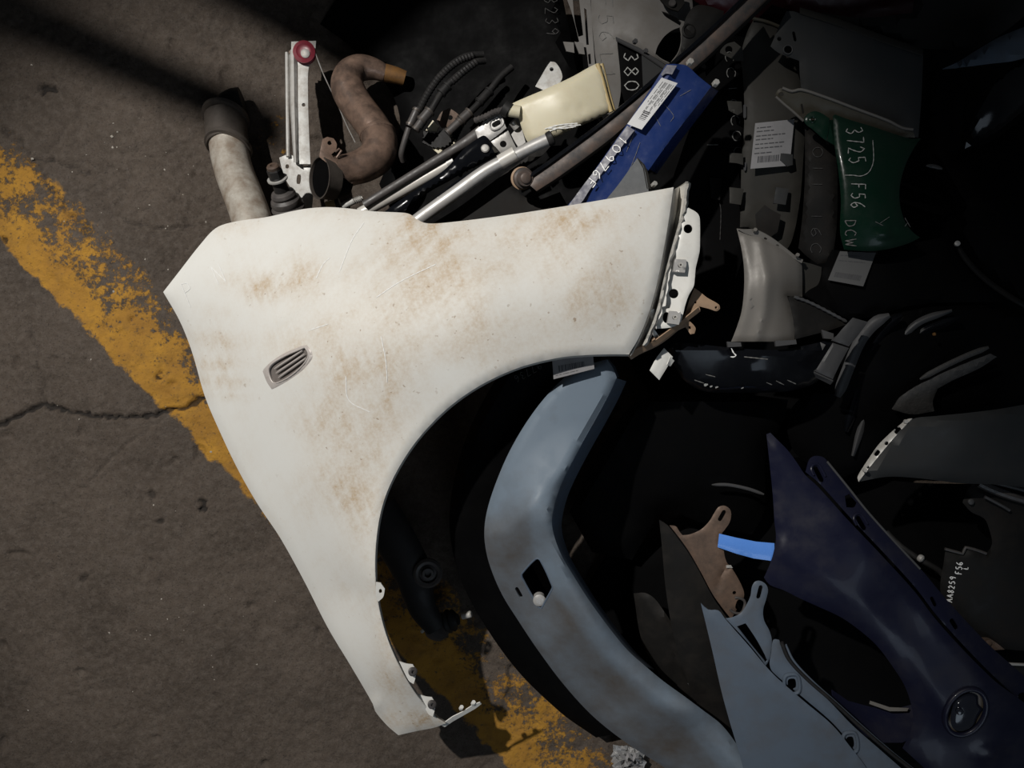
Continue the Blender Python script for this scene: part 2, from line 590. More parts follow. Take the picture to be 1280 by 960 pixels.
M['maroon'] = mk('maroon_paint', (.045, .003, .006), .4, 0, .1)
M['rail_brown'] = mk('brown_rail', (.125, .088, .070), .55, .1, dirt=(.032, .034, .036), dscale=15, damt=.85, bump=.1)
M['paper'] = mk('paper', (.62, .62, .62), .7, dirt=(.5, .49, .47), dscale=10, damt=.3)
M['paper_grey'] = mk('dimmed_paper', (.24, .235, .24), .6, dirt=(.15, .145, .145), dscale=12, damt=.5)  # white paper with the dim light put into its grey
M['paper_dark'] = mk('dark_paper', (.085, .085, .085), .7)
M['ink'] = mk('ink', (.06, .06, .065), .7)
M['ink_grey'] = mk('grey_ink', (.20, .20, .20), .7)
M['chalk'] = mk('chalk', (.36, .36, .345), .8)
M['chalk_dim'] = mk('faint_chalk', (.15, .147, .14), .8)
M['chalk_faint'] = mk('very_faint_chalk', (.045, .044, .043), .8)
M['pen_white'] = mk('white_pen', (.85, .85, .83), .6)
M['pen_pale'] = mk('pale_scratch', (.74, .74, .72), .6)
M['chip'] = mk('pale_grit', (.34, .31, .27), .8)
M['badge_chrome'] = mk('tarnished_chrome', (.52, .48, .45), .42, .15, dirt=(.32, .27, .235), dscale=40, damt=.5)
M['badge_dark'] = mk('badge_recess', (.16, .14, .128), .6, .1, dirt=(.08, .066, .058), dscale=60, damt=.5)
M['lens_dark'] = mk('dark_lens', (.012, .014, .022), .12, 0, .6, spec=.6)
M['lens_tan'] = mk('tan_backing', (.085, .072, .058), .5)
M['clear_scrap'] = mk('clear_scrap', (.5, .5, .5), .2, 0, 0, trans=.6)
M['clear_grey'] = mk('grey_clear_plastic', (.15, .155, .16), .3, 0, .2, dirt=(.25, .25, .25), dscale=25, damt=.3)
M['wood'] = mk('old_timber', (.12, .09, .06), .8)

def white_paint():
    m = bpy.data.materials.new('dusty_white_paint'); m.use_nodes = True
    nt = m.node_tree; N = nt.nodes; L = nt.links
    b = N['Principled BSDF']
    b.inputs['Specular IOR Level'].default_value = .28
    tc = N.new('ShaderNodeTexCoord')
    at = N.new('ShaderNodeAttribute'); at.attribute_name = 'dust'
    def noise(scale, detail, rough, mapping=None, rot=0):
        n = N.new('ShaderNodeTexNoise'); n.inputs['Scale'].default_value = scale
        n.inputs['Detail'].default_value = detail; n.inputs['Roughness'].default_value = rough
        if mapping:
            mp = N.new('ShaderNodeMapping'); mp.vector_type = 'TEXTURE'; mp.inputs['Scale'].default_value = [1 / q for q in mapping]
            mp.inputs['Rotation'].default_value = (0, 0, rot)
            L.new(tc.outputs['Object'], mp.inputs[0]); L.new(mp.outputs[0], n.inputs[0])
        else:
            L.new(tc.outputs['Object'], n.inputs[0])
        return n
    def math_(op, a, c, clamp=False):
        k = N.new('ShaderNodeMath'); k.operation = op; k.use_clamp = clamp
        for i, x in enumerate((a, c)):
            if isinstance(x, (int, float)): k.inputs[i].default_value = x
            else: L.new(x, k.inputs[i])
        return k.outputs[0]
    def ramp(x, a, c):
        r = N.new('ShaderNodeMapRange'); r.inputs['From Min'].default_value = a; r.inputs['From Max'].default_value = c
        r.clamp = True; L.new(x, r.inputs[0]); return r.outputs[0]
    big = ramp(noise(7, 7, .62).outputs[0], .40, .68)
    fine = ramp(noise(160, 4, .7).outputs[0], .35, .66)
    wipe = ramp(noise(9, 5, .55, (1, 5, 1), math.radians(50)).outputs[0], .38, .62)
    wipe2 = ramp(noise(12, 4, .55, (6, 1, 1), math.radians(20)).outputs[0], .40, .62)
    body = math_('MULTIPLY', big, math_('ADD', math_('MULTIPLY', wipe, .6), math_('MULTIPLY', wipe2, .5)))
    d = math_('MULTIPLY', at.outputs['Fac'], math_('ADD', .28, math_('MULTIPLY', body, .95)))
    d = math_('MULTIPLY', d, math_('ADD', .55, math_('MULTIPLY', fine, .55)), True)
    mx = N.new('ShaderNodeMixRGB'); mx.inputs[1].default_value = (.675, .675, .645, 1); mx.inputs[2].default_value = (.46, .355, .24, 1)
    L.new(d, mx.inputs[0])
    sp = ramp(noise(90, 2, .5).outputs[0], .70, .735)
    m2 = N.new('ShaderNodeMixRGB'); m2.inputs[2].default_value = (.30, .22, .15, 1)
    L.new(math_('MULTIPLY', sp, math_('MULTIPLY', at.outputs['Fac'], .7)), m2.inputs[0]); L.new(mx.outputs[0], m2.inputs[1])
    L.new(m2.outputs[0], b.inputs['Base Color'])
    r = N.new('ShaderNodeMapRange'); r.inputs['To Min'].default_value = .55; r.inputs['To Max'].default_value = .9
    L.new(d, r.inputs[0]); L.new(r.outputs[0], b.inputs['Roughness'])
    return m
def dusty_moulding():
    m = mk('blue_grey_moulding', (.16, .205, .255), .5, spec=.25)
    nt = m.node_tree; b = nt.nodes['Principled BSDF']
    at = nt.nodes.new('ShaderNodeAttribute'); at.attribute_name = 'dust'
    tc = nt.nodes.new('ShaderNodeTexCoord'); n = nt.nodes.new('ShaderNodeTexNoise')
    n.inputs['Scale'].default_value = 16; n.inputs['Detail'].default_value = 8; n.inputs['Roughness'].default_value = .65
    nt.links.new(tc.outputs['Object'], n.inputs[0])
    a = nt.nodes.new('ShaderNodeMath'); a.operation = 'ADD'; nt.links.new(at.outputs['Fac'], a.inputs[0]); nt.links.new(n.outputs[0], a.inputs[1])
    r = nt.nodes.new('ShaderNodeMapRange'); r.clamp = True
    r.inputs[1].default_value = .55; r.inputs[2].default_value = 1.45; nt.links.new(a.outputs[0], r.inputs[0])
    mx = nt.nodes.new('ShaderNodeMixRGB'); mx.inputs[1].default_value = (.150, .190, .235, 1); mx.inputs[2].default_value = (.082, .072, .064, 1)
    nt.links.new(r.outputs[0], mx.inputs[0]); nt.links.new(mx.outputs[0], b.inputs['Base Color'])
    return m
M['moulding'] = dusty_moulding()
M['white'] = white_paint()

def asphalt():
    m = bpy.data.materials.new('asphalt'); m.use_nodes = True
    nt = m.node_tree; N = nt.nodes; L = nt.links
    b = N['Principled BSDF']; b.inputs['Specular IOR Level'].default_value = .25
    tc = N.new('ShaderNodeTexCoord')
    def noise(scale, detail=5, rough=.6, vec=None):
        n = N.new('ShaderNodeTexNoise'); n.inputs['Scale'].default_value = scale
        n.inputs['Detail'].default_value = detail; n.inputs['Roughness'].default_value = rough
        L.new(vec or tc.outputs['Object'], n.inputs[0]); return n.outputs[0]
    def mth(op, a, c=0.0, clamp=False):
        k = N.new('ShaderNodeMath'); k.operation = op; k.use_clamp = clamp
        for i, x in enumerate((a, c)):
            if isinstance(x, (int, float)): k.inputs[i].default_value = x
            else: L.new(x, k.inputs[i])
        return k.outputs[0]
    def rng_(x, a, c, t0=0.0, t1=1.0):
        r = N.new('ShaderNodeMapRange'); r.clamp = True
        for i, q in zip((1, 2, 3, 4), (a, c, t0, t1)): r.inputs[i].default_value = q
        L.new(x, r.inputs[0]); return r.outputs[0]
    def mix(f, c1, c2):
        k = N.new('ShaderNodeMixRGB')
        if isinstance(f, (int, float)): k.inputs[0].default_value = f
        else: L.new(f, k.inputs[0])
        for i, x in ((1, c1), (2, c2)):
            if isinstance(x, tuple): k.inputs[i].default_value = (*x, 1)
            else: L.new(x, k.inputs[i])
        return k.outputs[0]
    base = mix(rng_(noise(5, 6), .35, .65), (.054, .0415, .032), (.080, .062, .0485))
    base = mix(rng_(noise(70, 4, .7), .42, .75, 0, .55), base, (.125, .104, .088))
    base = mix(rng_(noise(240, 3, .6), .55, .72, 0, .75), base, (.022, .018, .016))
    base = mix(rng_(noise(420, 2, .5), .66, .74, 0, .6), base, (.17, .145, .12))
    # the painted line: distance across the stripe, in metres, ragged and worn
    sx = N.new('ShaderNodeSeparateXYZ'); L.new(tc.outputs['Object'], sx.inputs[0])
    S = CAM_H / FPX
    # across = n . (u,v), u = x/S+640, v = 480-y/S
    ac = mth('ADD', mth('MULTIPLY', sx.outputs[0], .719), mth('ADD', mth('MULTIPLY', sx.outputs[1], .695), S * (640 * .719 - 480 * .695)))
    rag = mth('MULTIPLY', mth('SUBTRACT', noise(16, 6, .7), .5), .075)
    ac2 = mth('ADD', ac, rag)
    lo_e, hi_e = -210.5 * S, -107 * S
    inside_ = mth('MULTIPLY', rng_(ac2, lo_e - .003, lo_e + .004), rng_(ac2, hi_e - .012, hi_e + .004, 1, 0))
    edge_wear = mth('MULTIPLY', rng_(ac, lo_e + .03, hi_e, -.01, .13), 1.0)
    wn = mth('ADD', mth('ADD', mth('MULTIPLY', noise(34, 7, .8), .48), mth('MULTIPLY', noise(95, 4, .7), .22)), mth('MULTIPLY', noise(9, 3, .5), .30))
    wear = mth('SUBTRACT', 1.0, rng_(mth('ADD', wn, edge_wear), .555, .60))
    fine = rng_(noise(130, 4, .7), .60, .70, 1, .1)
    # a second, older scrap of the same paint further up the yard
    vm = N.new('ShaderNodeVectorMath'); vm.operation = 'SUBTRACT'; L.new(tc.outputs['Object'], vm.inputs[0]); vm.inputs[1].default_value = tuple(P(346, 172, 0))
    mp = N.new('ShaderNodeMapping'); mp.inputs['Scale'].default_value = (22, 13, 1); L.new(vm.outputs[0], mp.inputs[0])
    ln = N.new('ShaderNodeVectorMath'); ln.operation = 'LENGTH'; L.new(mp.outputs[0], ln.inputs[0])
    scrap = rng_(mth('ADD', ln.outputs['Value'], mth('MULTIPLY', mth('SUBTRACT', noise(30), .5), .8)), .8, 1.0, 1, 0)
    pm = mth('MULTIPLY', mth('MULTIPLY', mth('MAXIMUM', inside_, scrap), wear), fine, True)
    yel = mix(rng_(noise(12, 5), .35, .65), (.40, .205, .028), (.29, .145, .026))
    yel = mix(rng_(noise(60, 4), .5, .75, 0, .6), yel, (.22, .12, .03))
    col = mix(pm, base, yel)
    at = N.new('ShaderNodeAttribute'); at.attribute_name = 'crack'
    col = mix(rng_(at.outputs['Fac'], .25, .8, 0, .85), col, (.012, .010, .009))
    L.new(col, b.inputs['Base Color'])
    b.inputs['Roughness'].default_value = .78
    bp = N.new('ShaderNodeBump'); bp.inputs['Strength'].default_value = .9; bp.inputs['Distance'].default_value = .005
    h = mth('ADD', mth('MULTIPLY', noise(150, 5, .7), .5), mth('ADD', mth('MULTIPLY', noise(45, 5, .65), .8), mth('MULTIPLY', pm, .15)))
    L.new(h, bp.inputs['Height']); L.new(bp.outputs[0], b.inputs['Normal'])
    return m

# ------------------------------------------------------------------ setting: the ground
def value_noise(x, y, cell, seed):
    r = np.random.default_rng(seed)
    g = r.random((256, 256))
    fx, fy = x / cell + 100, y / cell + 100
    ix, iy = np.floor(fx).astype(int), np.floor(fy).astype(int)
    tx, ty = fx - ix, fy - iy
    tx, ty = tx * tx * (3 - 2 * tx), ty * ty * (3 - 2 * ty)
    a, b = g[ix % 256, iy % 256], g[(ix + 1) % 256, iy % 256]
    c, d = g[ix % 256, (iy + 1) % 256], g[(ix + 1) % 256, (iy + 1) % 256]
    return (a * (1 - tx) + b * tx) * (1 - ty) + (c * (1 - tx) + d * tx) * ty

def make_floor():
    st = .0042
    xs = np.r_[[-6, -3.5, -2, -1.5], np.arange(-1.24, .25, st), np.arange(.25, 1.3, .02), [1.5, 2, 3.5, 6]]
    ys = np.r_[[-6, -3.5, -2, -1.3], np.arange(-.95, .95, st), [1.3, 2, 3.5, 6]]
    X, Y = np.meshgrid(xs, ys)
    x, y = X.ravel(), Y.ravel()
    near = (np.abs(x) < 1.35) & (np.abs(y) < 1.0)
    z = .010 * (value_noise(x, y, .22, 1) - .5) + .006 * (value_noise(x, y, .07, 2) - .5)
    u, v = x / (CAM_H / FPX) + 640, 480 - y / (CAM_H / FPX)
    rough = np.clip(((u * .719 - v * .695) + 112) / 25, 0, 1)       # beyond the stripe the surface is coarser
    rough = np.maximum(rough, .5)
    z += rough * (.0075 * (value_noise(x, y, .024, 3) - .5) + .0055 * (value_noise(x, y, .011, 4) - .5))
    pits = value_noise(x, y, .03, 5) * value_noise(x, y, .055, 6)
    z -= .008 * np.clip((pits - .66) / .15, 0, 1)
    wig = 6 * (value_noise(x, y, .009, 21) - .5)
    q = np.c_[u + wig, v - wig] + np.c_[7 * (value_noise(x, y, .03, 7) - .5) + 4 * (value_noise(x, y, .012, 8) - .5), 7 * (value_noise(x, y, .03, 9) - .5) + 4 * (value_noise(x, y, .012, 10) - .5)]
    crack = np.zeros(len(x))
    for line, w, s in [([(-10, 535), (30, 514), (50, 505), (75, 513), (110, 518), (180, 522), (215, 514), (255, 500)], 2.6, 1),
                       ([(30, 395), (42, 450), (48, 505)], 1.6, .45), ([(110, 600), (150, 560), (205, 520)], 1.6, .35),
                       ([(150, 275), (210, 284), (250, 282)], 1.6, .5), ([(40, 198), (70, 202), (115, 215)], 1.8, .6),
                       ([(255, 55), (300, 62), (340, 75)], 1.5, .4), ([(0, 160), (30, 190), (60, 235), (110, 295)], 3, .5)]:
        d = dist_poly(q, line)
        crack = np.maximum(crack, s * np.clip(1.6 - d / w, 0, 1))
    for pu, pv, ru, rv, s in [(56, 109, 11, 5, 1), (186, 622, 7, 5, .6), (248, 632, 4, 9, 1), (197, 655, 9, 4, .7), (105, 722, 6, 3, .6), (190, 700, 5, 3, .5), (196, 472, 5, 4, .9), (0, 300, 5, 4, .8)]:
        e = ((q[:, 0] - pu) / ru) ** 2 + ((q[:, 1] - pv) / rv) ** 2
        crack = np.maximum(crack, s * np.clip(1.5 - e, 0, 1))
    z -= .010 * crack
    z = np.where(near, z, z * .3)
    z -= z[near].max()          # highest grain of the surface at zero
    nx, ny = len(xs), len(ys)
    idx = np.arange(nx * ny).reshape(ny, nx)
    F = np.stack([idx[:-1, :-1], idx[:-1, 1:], idx[1:, 1:], idx[1:, :-1]], -1).reshape(-1, 4)
    me = bpy.data.meshes.new('floor')
    me.vertices.add(nx * ny); me.vertices.foreach_set('co', np.c_[x, y, z].ravel().astype(np.float32))
    me.loops.add(len(F) * 4); me.loops.foreach_set('vertex_index', F.ravel().astype(np.int32))
    me.polygons.add(len(F)); me.polygons.foreach_set('loop_start', (np.arange(len(F)) * 4).astype(np.int32))
    me.update(calc_edges=True); me.validate()
    at = me.attributes.new('crack', 'FLOAT', 'POINT'); at.data.foreach_set('value', crack.astype(np.float32))
    me.polygons.foreach_set('use_smooth', [True] * len(me.polygons))
    me.materials.append(asphalt())
    o = bpy.data.objects.new('floor', me); COL.objects.link(o)
    o['kind'] = 'structure'; o['label'] = 'worn brown asphalt yard with a flaking yellow line'
    return xs, ys, z.reshape(ny, nx)
FX, FY, FZ = make_floor()
def ground(x, y):
    return float(FZ[min(np.searchsorted(FY, y), len(FY) - 1), min(np.searchsorted(FX, x), len(FX) - 1)])

# boards added out of view above the camera to throw soft shadow bands
def overhead(name, pxs, zo, thick=.03):
    t = (LAMP.z - zo) / LAMP.z
    pts = [LAMP + (P(u, v, 0) - LAMP) * t for u, v in pxs]
    n = len(pts)
    verts = pts + [p + Vector((0, 0, thick)) for p in pts]
    faces = [tuple(range(n))[::-1], tuple(range(n, 2 * n))] + [(i, (i + 1) % n, n + (i + 1) % n, n + i) for i in range(n)]
    o = link(name, mesh(name, verts, faces), M['wood']); o['kind'] = 'structure'
    return o
overhead('shade_board_1', [(-260, -145), (345, 130), (345, 188), (-260, -75)], 1.86)
overhead('shade_board_2', [(235, -14), (438, 100), (640, -40), (560, -300), (100, -300)], 1.86)

# pale grit scattered on the ground
verts, faces = [], []
for k in range(210):
    u, v = random.uniform(-5, 470), random.uniform(40, 955)
    if random.random() < .45:
        u, v = random.gauss(170, 60), random.gauss(225, 45)
    if random.random() < .3:
        u, v = random.gauss(240, 60), random.gauss(770, 50)
    c = P(u, v, 0.0); c.z = ground(c.x, c.y)
    r = random.choice([.0012, .0016, .0022, .0035])
    b = len(verts)
    for a in range(5):
        t = a * 2 * math.pi / 5 + random.random()
        verts.append(c + Vector((math.cos(t) * r * random.uniform(.6, 1.4), math.sin(t) * r, -.001)))
    verts.append(c + Vector((0, 0, r * .5 - .001)))
    faces += [(b + a, b + (a + 1) % 5, b + 5) for a in range(5)]
g = link('floor_grit', mesh('floor_grit', verts, faces), M['chip']); g['kind'] = 'stuff'
tag(g, 'pale specks of grit scattered over the asphalt', 'grit')

# ================================================================== LARGE PIECES
# ------------------------------------------------------------------ the white fender
fender = thing('fender', 'large dusty white car fender with round wheel arch lying nearest the yellow line', 'fender')
F_OUT = [(204,365),(225,338),(250,306),(270,285),(294,277),(335,271),(375,262),(405,259),(430,260),(465,264),(505,266),(513,268),(521,274),(533,279),(560,278),(640,268),(740,252),(842,234),
         (838,262),(830,310),(820,360),(808,400),(797,425),(786,443),
         (760,443),(730,444),(700,447),(660,456),(630,467),(600,482),(570,502),(545,524),(520,552),(500,582),(485,612),(476,640),(471,670),(469,700),(470,730),(475,765),(485,800),(499,832),(515,860),(530,880),(545,896),(557,904),
         (545,909),(520,914),(498,919),(484,907),(469,889),(466,880),(440,835),(410,785),(380,726),(350,672),(322,630),(298,588),(275,540),(256,495),(240,440),(225,402)]
VENT = [(329,464),(334,457),(342,450),(359,440),(377,433),(383,432),(388,438),(390,446),(387,453),(377,464),(360,476),(345,484),(340,486),(334,477)]
F_Z = H([(204,365,.28),(270,284,.30),(405,259,.34),(512,267,.385),(640,268,.43),(842,234,.445),(786,443,.452),(660,456,.475),(545,524,.455),(485,612,.42),(470,720,.395),
         (500,835,.345),(557,904,.255),(498,919,.235),(466,880,.25),(380,726,.275),(298,588,.265),(240,440,.265),(450,400,.47),(600,360,.495),(740,330,.488),(360,450,.395),(400,600,.375),(440,740,.325)],
        ridges=[([(345,402),(420,356),(500,308)], 7, .0035), ([(500,308),(620,290),(740,275)], 10, .002)],
        bumps=[(361,460,40,26,.003), (470,880,7,9,.010), (600,300,60,25,-.004)])
blobs = [(385,345,24,26,.9),(330,362,26,18,.75),(300,355,40,14,.4),(265,425,32,14,.85),(275,455,34,8,.7),(285,478,34,8,.75),(290,497,30,6,.5),(275,390,22,10,.5),(510,275,22,12,1.0),(470,300,60,30,.5),(430,430,60,70,.8),(480,480,50,90,.8),(560,340,60,50,.85),(640,310,90,40,.7),
         (600,420,70,40,.7),(720,400,60,40,.8),(770,330,50,60,.55),(430,540,40,80,.75),(400,560,40,60,.5),(360,440,40,25,.6),(450,640,40,90,.55),(500,850,25,50,.9),(480,790,15,60,.8),(720,275,60,18,.6),(550,290,40,18,.5),(800,260,30,20,.35),(400,265,50,12,.5),(300,285,40,12,.45),(670,440,90,14,.5),(520,900,40,10,1.2)]
def dust(V):
    d = np.full(len(V), .22)
    for u, v, ru, rv, s in blobs:
        d += s * 1.0 * np.exp(-((V[:, 0] - u) / ru) ** 2 - ((V[:, 1] - v) / rv) ** 2)
    for u, v, ru, rv, s in [(230,350,45,25,.5),(430,300,40,18,.5),(395,470,50,30,.35),(345,560,40,60,.6),(560,470,30,14,.6),(650,360,30,16,.4),(405,690,30,60,.4)]:
        d *= 1 - s * np.exp(-((V[:, 0] - u) / ru) ** 2 - ((V[:, 1] - v) / rv) ** 2)
    return np.clip(d, 0, 1.1)
panel('skin', F_OUT, F_Z, M['white'], fender, .0022, [VENT], 7, (9, .006), attr={'dust': dust})
# rolled inner edge of the wheel arch, turned down and under
arch = F_OUT[23:46]
aq = catmull(arch, False, 50, 7)
az = F_Z(aq) - .006
def off(q, dpx):
    d = np.gradient(q, axis=0); d /= np.linalg.norm(d, axis=1)[:, None]
    return q + np.c_[-d[:, 1], d[:, 0]] * dpx
rows = [[P(a, b, c) for (a, b), c in zip(off(aq, k), az - dz)] for k, dz in ((1.2, .000), (-.2, .006), (-1.5, .012), (-.5, .016), (1.5, .018))]
loft('arch_lip', rows, M['white_back'], fender, .0012)
# turned-down outer edge along the left side and along the top
for nm, seg in (('side_return', F_OUT[46:] + F_OUT[:1]), ('top_return', F_OUT[:18])):
    sq = catmull(seg, False, 50, 8)
    sz = F_Z(sq) - .007
    loft(nm, [[P(a, b, c) for (a, b), c in zip(off(sq, k), sz - dz)] for k, dz in ((.8, .001), (1.2, .008), (3.0, .018))], M['white_back'], fender, .0012)
# foot flange at the bottom of the arch
fl = [(548,905,0.250),(556,909,0.238),(566,902,0.234),(580,894,0.236),(594,886,0.240),(602,880,0.244)]
fl2 = [(546,899,0.253),(556,903,0.245),(566,896,0.242),(578,890,0.243),(592,881,0.247),(600,878,0.250)]
loft('foot_flange', [[P(a, b, c) for a, b, c in fl], [P(a, b, c) for a, b, c in fl2]], M['white_bracket'], fender, .0018)
for u, v in ((576,886),(591,880)):
    hexes('clip_stub', P(u, v, .244), (.2, .6, .6), .0045, .010, M['white_bracket'], fender)
# fixing ears on the arch edge
ear = [(470,728),(476,729),(481,736),(479,746),(473,752),(470,748)]
panel('ear', ear, [(470,728,.384),(480,740,.378),(470,752,.372)], M['white_bracket'], fender, .002, [circ(475.5,739,2,8,3)], 4)
for (u, v, z) in ((513,839,.330),(537,880,.280)):
    panel('ear', [(u-14,v-12),(u-5,v-9),(u+3,v-8),(u+7,v-1),(u+6,v+9),(u+4,v+16),(u-2,v+12)], [(u-14,v-10,z+.004),(u+6,v,z),(u+3,v+14,z-.006)], M['white_bracket'], fender, .002, (), 4)
    r = lathe('rubber_washer', P(u + 2.5, v, z + .002), (.35, .1, .93), [(.0080,0),(.0085,.004),(.0062,.0055),(.003,.0055),(.003,.002)], M['rubber_grey'], fender, 18)
# side vent badge let into the skin
vz = H(F_Z.c if F_Z.mode == 0 else [(329,464,F_Z.at(329,464)),(383,432,F_Z.at(383,432)),(388,452,F_Z.at(388,452)),(340,486,F_Z.at(340,486)),(360,459,F_Z.at(360,459)+.001)])
vu = lambda k, du=0, dv=0: [((a - 361) * k + 361 + du, (b - 459) * k + 459 + dv) for a, b in VENT]
vent_in = [(336,461),(341,454),(358,444),(374,437),(381,434),(385,440),(385,447),(376,459),(360,472),(345,479),(341,478),(337,470)]
bez = panel('side_vent', vu(1.02), H([(c[0], c[1], F_Z.at(*c) + .003) for c in vu(1.0)[::2]]), M['badge_chrome'], fender, .004, [vent_in], 3, (3, .003), label='tarnished oval side vent with three slats')
panel('vent_back', vu(1.0), H([(c[0], c[1], F_Z.at(*c) - .004) for c in vu(1.0)[::2]]), M['badge_dark'], bez, .001, (), 5)
for a, b in (((343,461),(378,438)),((345,466.5),(381,442.5)),((348,472),(382.5,447.5))):
    pts = [P(a[0] + (b[0]-a[0])*t, a[1] + (b[1]-a[1])*t, F_Z.at(a[0] + (b[0]-a[0])*t, a[1] + (b[1]-a[1])*t) + .0012) for t in np.linspace(0, 1, 7)]
    tube('slat', pts, [.0008,.0016,.0018,.0018,.0018,.0016,.0008], M['badge_chrome'], bez, 8, flat=1.0)
vi = catmull(vent_in, True, 60, 3)
vi = np.r_[vi, vi[:1]]
tube('inner_ring', [P(a, b, F_Z.at(a, b) + .0022) for a, b in vi], .0014, M['badge_chrome'], bez, 8)
# scratched letters and scuffs
for ch, u, v in (('P', 234, 378), ('N', 272, 356)):
    strokes('scratched_letter', text(ch, u, v, (.92, -.40), 24, 13, 20), F_Z, 1.1, M['pen_pale'], fender, .0008)
scr = [[(386,413),(398,409),(410,405)],[(545,330),(500,352),(470,372)],[(395,348),(404,330),(412,322)],[(424,340),(440,300),(455,278)],[(476,420),(482,450),(484,478)],[(432,470),(436,500),(462,515)]]
for ln in scr:
    strokes('scuff_mark', [ln], F_Z, 1.3, M['pen_pale'], fender, .0007)
# hinge side: the folded back edge and its ragged bright hem
gap = [(842,238),(838,264),(830,312),(820,362),(808,402),(797,428),(788,445)]
hem = [(860,228),(857,258),(850,284),(841,316),(832,352),(825,384),(816,410),(806,432)]
gq, hq = catmull(gap, False, 60, 6), catmull(hem, False, 60, 6)
k = 44
gq = gq[np.linspace(0, len(gq) - 1, k).astype(int)]; hq = hq[np.linspace(0, len(hq) - 1, k).astype(int)]
gz = F_Z(gq) - .010
hz = np.interp(np.arange(k), [0, 6, 30, k-1], [.460, .452, .452, .440])
mid = gq * .55 + hq * .45
loft('back_fold', [[P(a, b, c) for (a, b), c in zip(gq, gz)], [P(a, b, c - .045) for (a, b), c in zip(mid, gz)], [P(a, b, c - .035) for (a, b), c in zip(hq + [-2, 0], hz)]], M['white_back'], fender, .0015)
jag = rng.normal(0, .9, k); jag2 = rng.normal(0, .003, k)
loft('torn_hem', [[P(a - 3.2, b, c + e - .004) for (a, b), c, e in zip(hq, hz, jag2)], [P(a + j, b, c + .003 + e) for (a, b), c, j, e in zip(hq, hz, jag, jag2)], [P(a + 2.4 + j, b + 1, c - .006) for (a, b), c, j in zip(hq, hz, jag)]], M['edge_metal'], fender, .0012, label='ragged bare metal hem', sharp=20)
# white hinge bracket
BR = [(857,258),(863,261),(870,265),(874,270),(875,280),(875,300),(874.5,314),(872,325),(869.5,336),(868.5,348),(867,358),(861,369),(857,380),(854,392),(851,402),(843,408),(834,410),(820,411),(818,396),(826,371),(832,352),(838,334),(848,296),(853,268)]
BR_Z = H([(856,258,.452),(875,270,.450),(875,314,.450),(850,318,.450),(848,326,.440),(872,330,.442),(866,360,.440),(851,402,.432),(820,410,.430),(836,340,.434),(840,370,.430)])
br = panel('hinge_bracket', BR, BR_Z, M['white_bracket'], fender, .0025, [circ(856,266,2,8), circ(860,286,5.6,14), circ(842,367,6,14), circ(833,397,4.5,12,7)], 4, (3, .002), corner=60)
for u, v, rt in ((850,332,.06),(843,397,.1)):
    s = 8
    c, sn = math.cos(rt), math.sin(rt)
    qd = [(u + (x*c - y*sn)*s, v + (x*sn + y*c)*s) for x, y in ((-.85,-1),(.9,-1),(1.0,-.2),(.8,1.05),(-1,.95))]
    nz = BR_Z.at(u, v)
    nt_ = panel('captive_nut', qd, nz + .011, M['silver'], br, .009, [circ(u, v, 2.6, 10)], 4, smooth=False)
    lathe('thread', P(u, v, nz + .004), (0, 0, 1), [(.0040,0),(.0040,.0075),(.0022,.0075),(.0022,.003)], M['edge_metal'], nt_, 14)
# tan primed stay below it
TN = [(868,360),(874,364),(884,372),(899,381),(900,386),(896,389),(886,386),(874,383),(876,389),(868,395),(861,400),(869.5,410),(868,417),(863,418),(857,409),(848,413),(836,423),(822,432.5),(800,443),(789,449.5),(784,444),(793,437),(808,426),(826,417),(843,408),(852,399),(857,390),(862,374)]
TN_Z = H([(900,385,.405),(868,362,.410),(866,415,.408),(850,405,.412),(820,428,.418),(786,446,.422)])
tn = panel('tan_stay', TN, TN_Z, M['tan'], fender, .0025, [circ(869.5,378,1.6,8), circ(895.5,384.5,2,8), circ(862.5,409.5,2,8), [(806,424),(813,420),(815,426),(808,431)], [(790,440),(800,433),(801,436),(792,446)]], 4, (2.5, .002), corner=55, label='tan primed stay with bolt holes')
loft('stay_rib', [[P(790,447,.422), P(822,431,.420), P(848,411,.415), P(875,389,.410)], [P(786,441,.432), P(820,425,.430), P(846,406,.424), P(873,384,.418)]], M['tan'], tn, .002)
loft('dog_leg_clip', [[P(812,388,.44), P(814,400,.435), P(812,412,.43), P(820,425,.42)], [P(818,386,.44), P(819,399,.435), P(818,412,.43), P(825,422,.42)]], M['edge_metal'], fender, .0015)

# ------------------------------------------------------------------ blue-grey wheel-arch moulding seen through the arch
arch_m = thing('arch_moulding', 'curved blue grey bumper corner seen through the white fender wheel arch', 'bumper')
AM = [(759,449),(765,458),(771,472),(762,492),(745,524),(728,554),(712,584),(699,612),(692,636),(690,655),(694,674),(702,694),(716,718),(735,748),(758,780),(784,812),(806,832),(830,852),(855,870),(879,888),(902,906),(922,932),(950,975),(858,975),(824,955),(785,930),(742,896),(705,856),(672,812),(648,776),(627,742),(612,706),(606,678),(606,655),(611,630),(622,598),(637,564),(658,528),(682,496),(708,470),(735,456)]
DIA = [(670,698),(675,699),(691,733),(690,737),(677,760),(673,758),(652,721),(652,717)]
AM_Z = H([(765,460,.405),(720,468,.400),(660,530,.372),(612,640,.325),(608,690,.310),(650,776,.255),(740,893,.200),(860,975,.17),(700,640,.365),(740,545,.385),(720,710,.335),(800,820,.275),(880,888,.24),(940,965,.22),(660,640,.372),(700,790,.290),(800,890,.24)],
         ridges=[([(598,668),(634,664),(664,632),(690,600),(716,578)], 46, .013), ([(688,650),(697,682),(709,732),(763,820),(816,866),(874,909),(925,965)], 42, .022)], bumps=[(866,884,32,18,.018)])
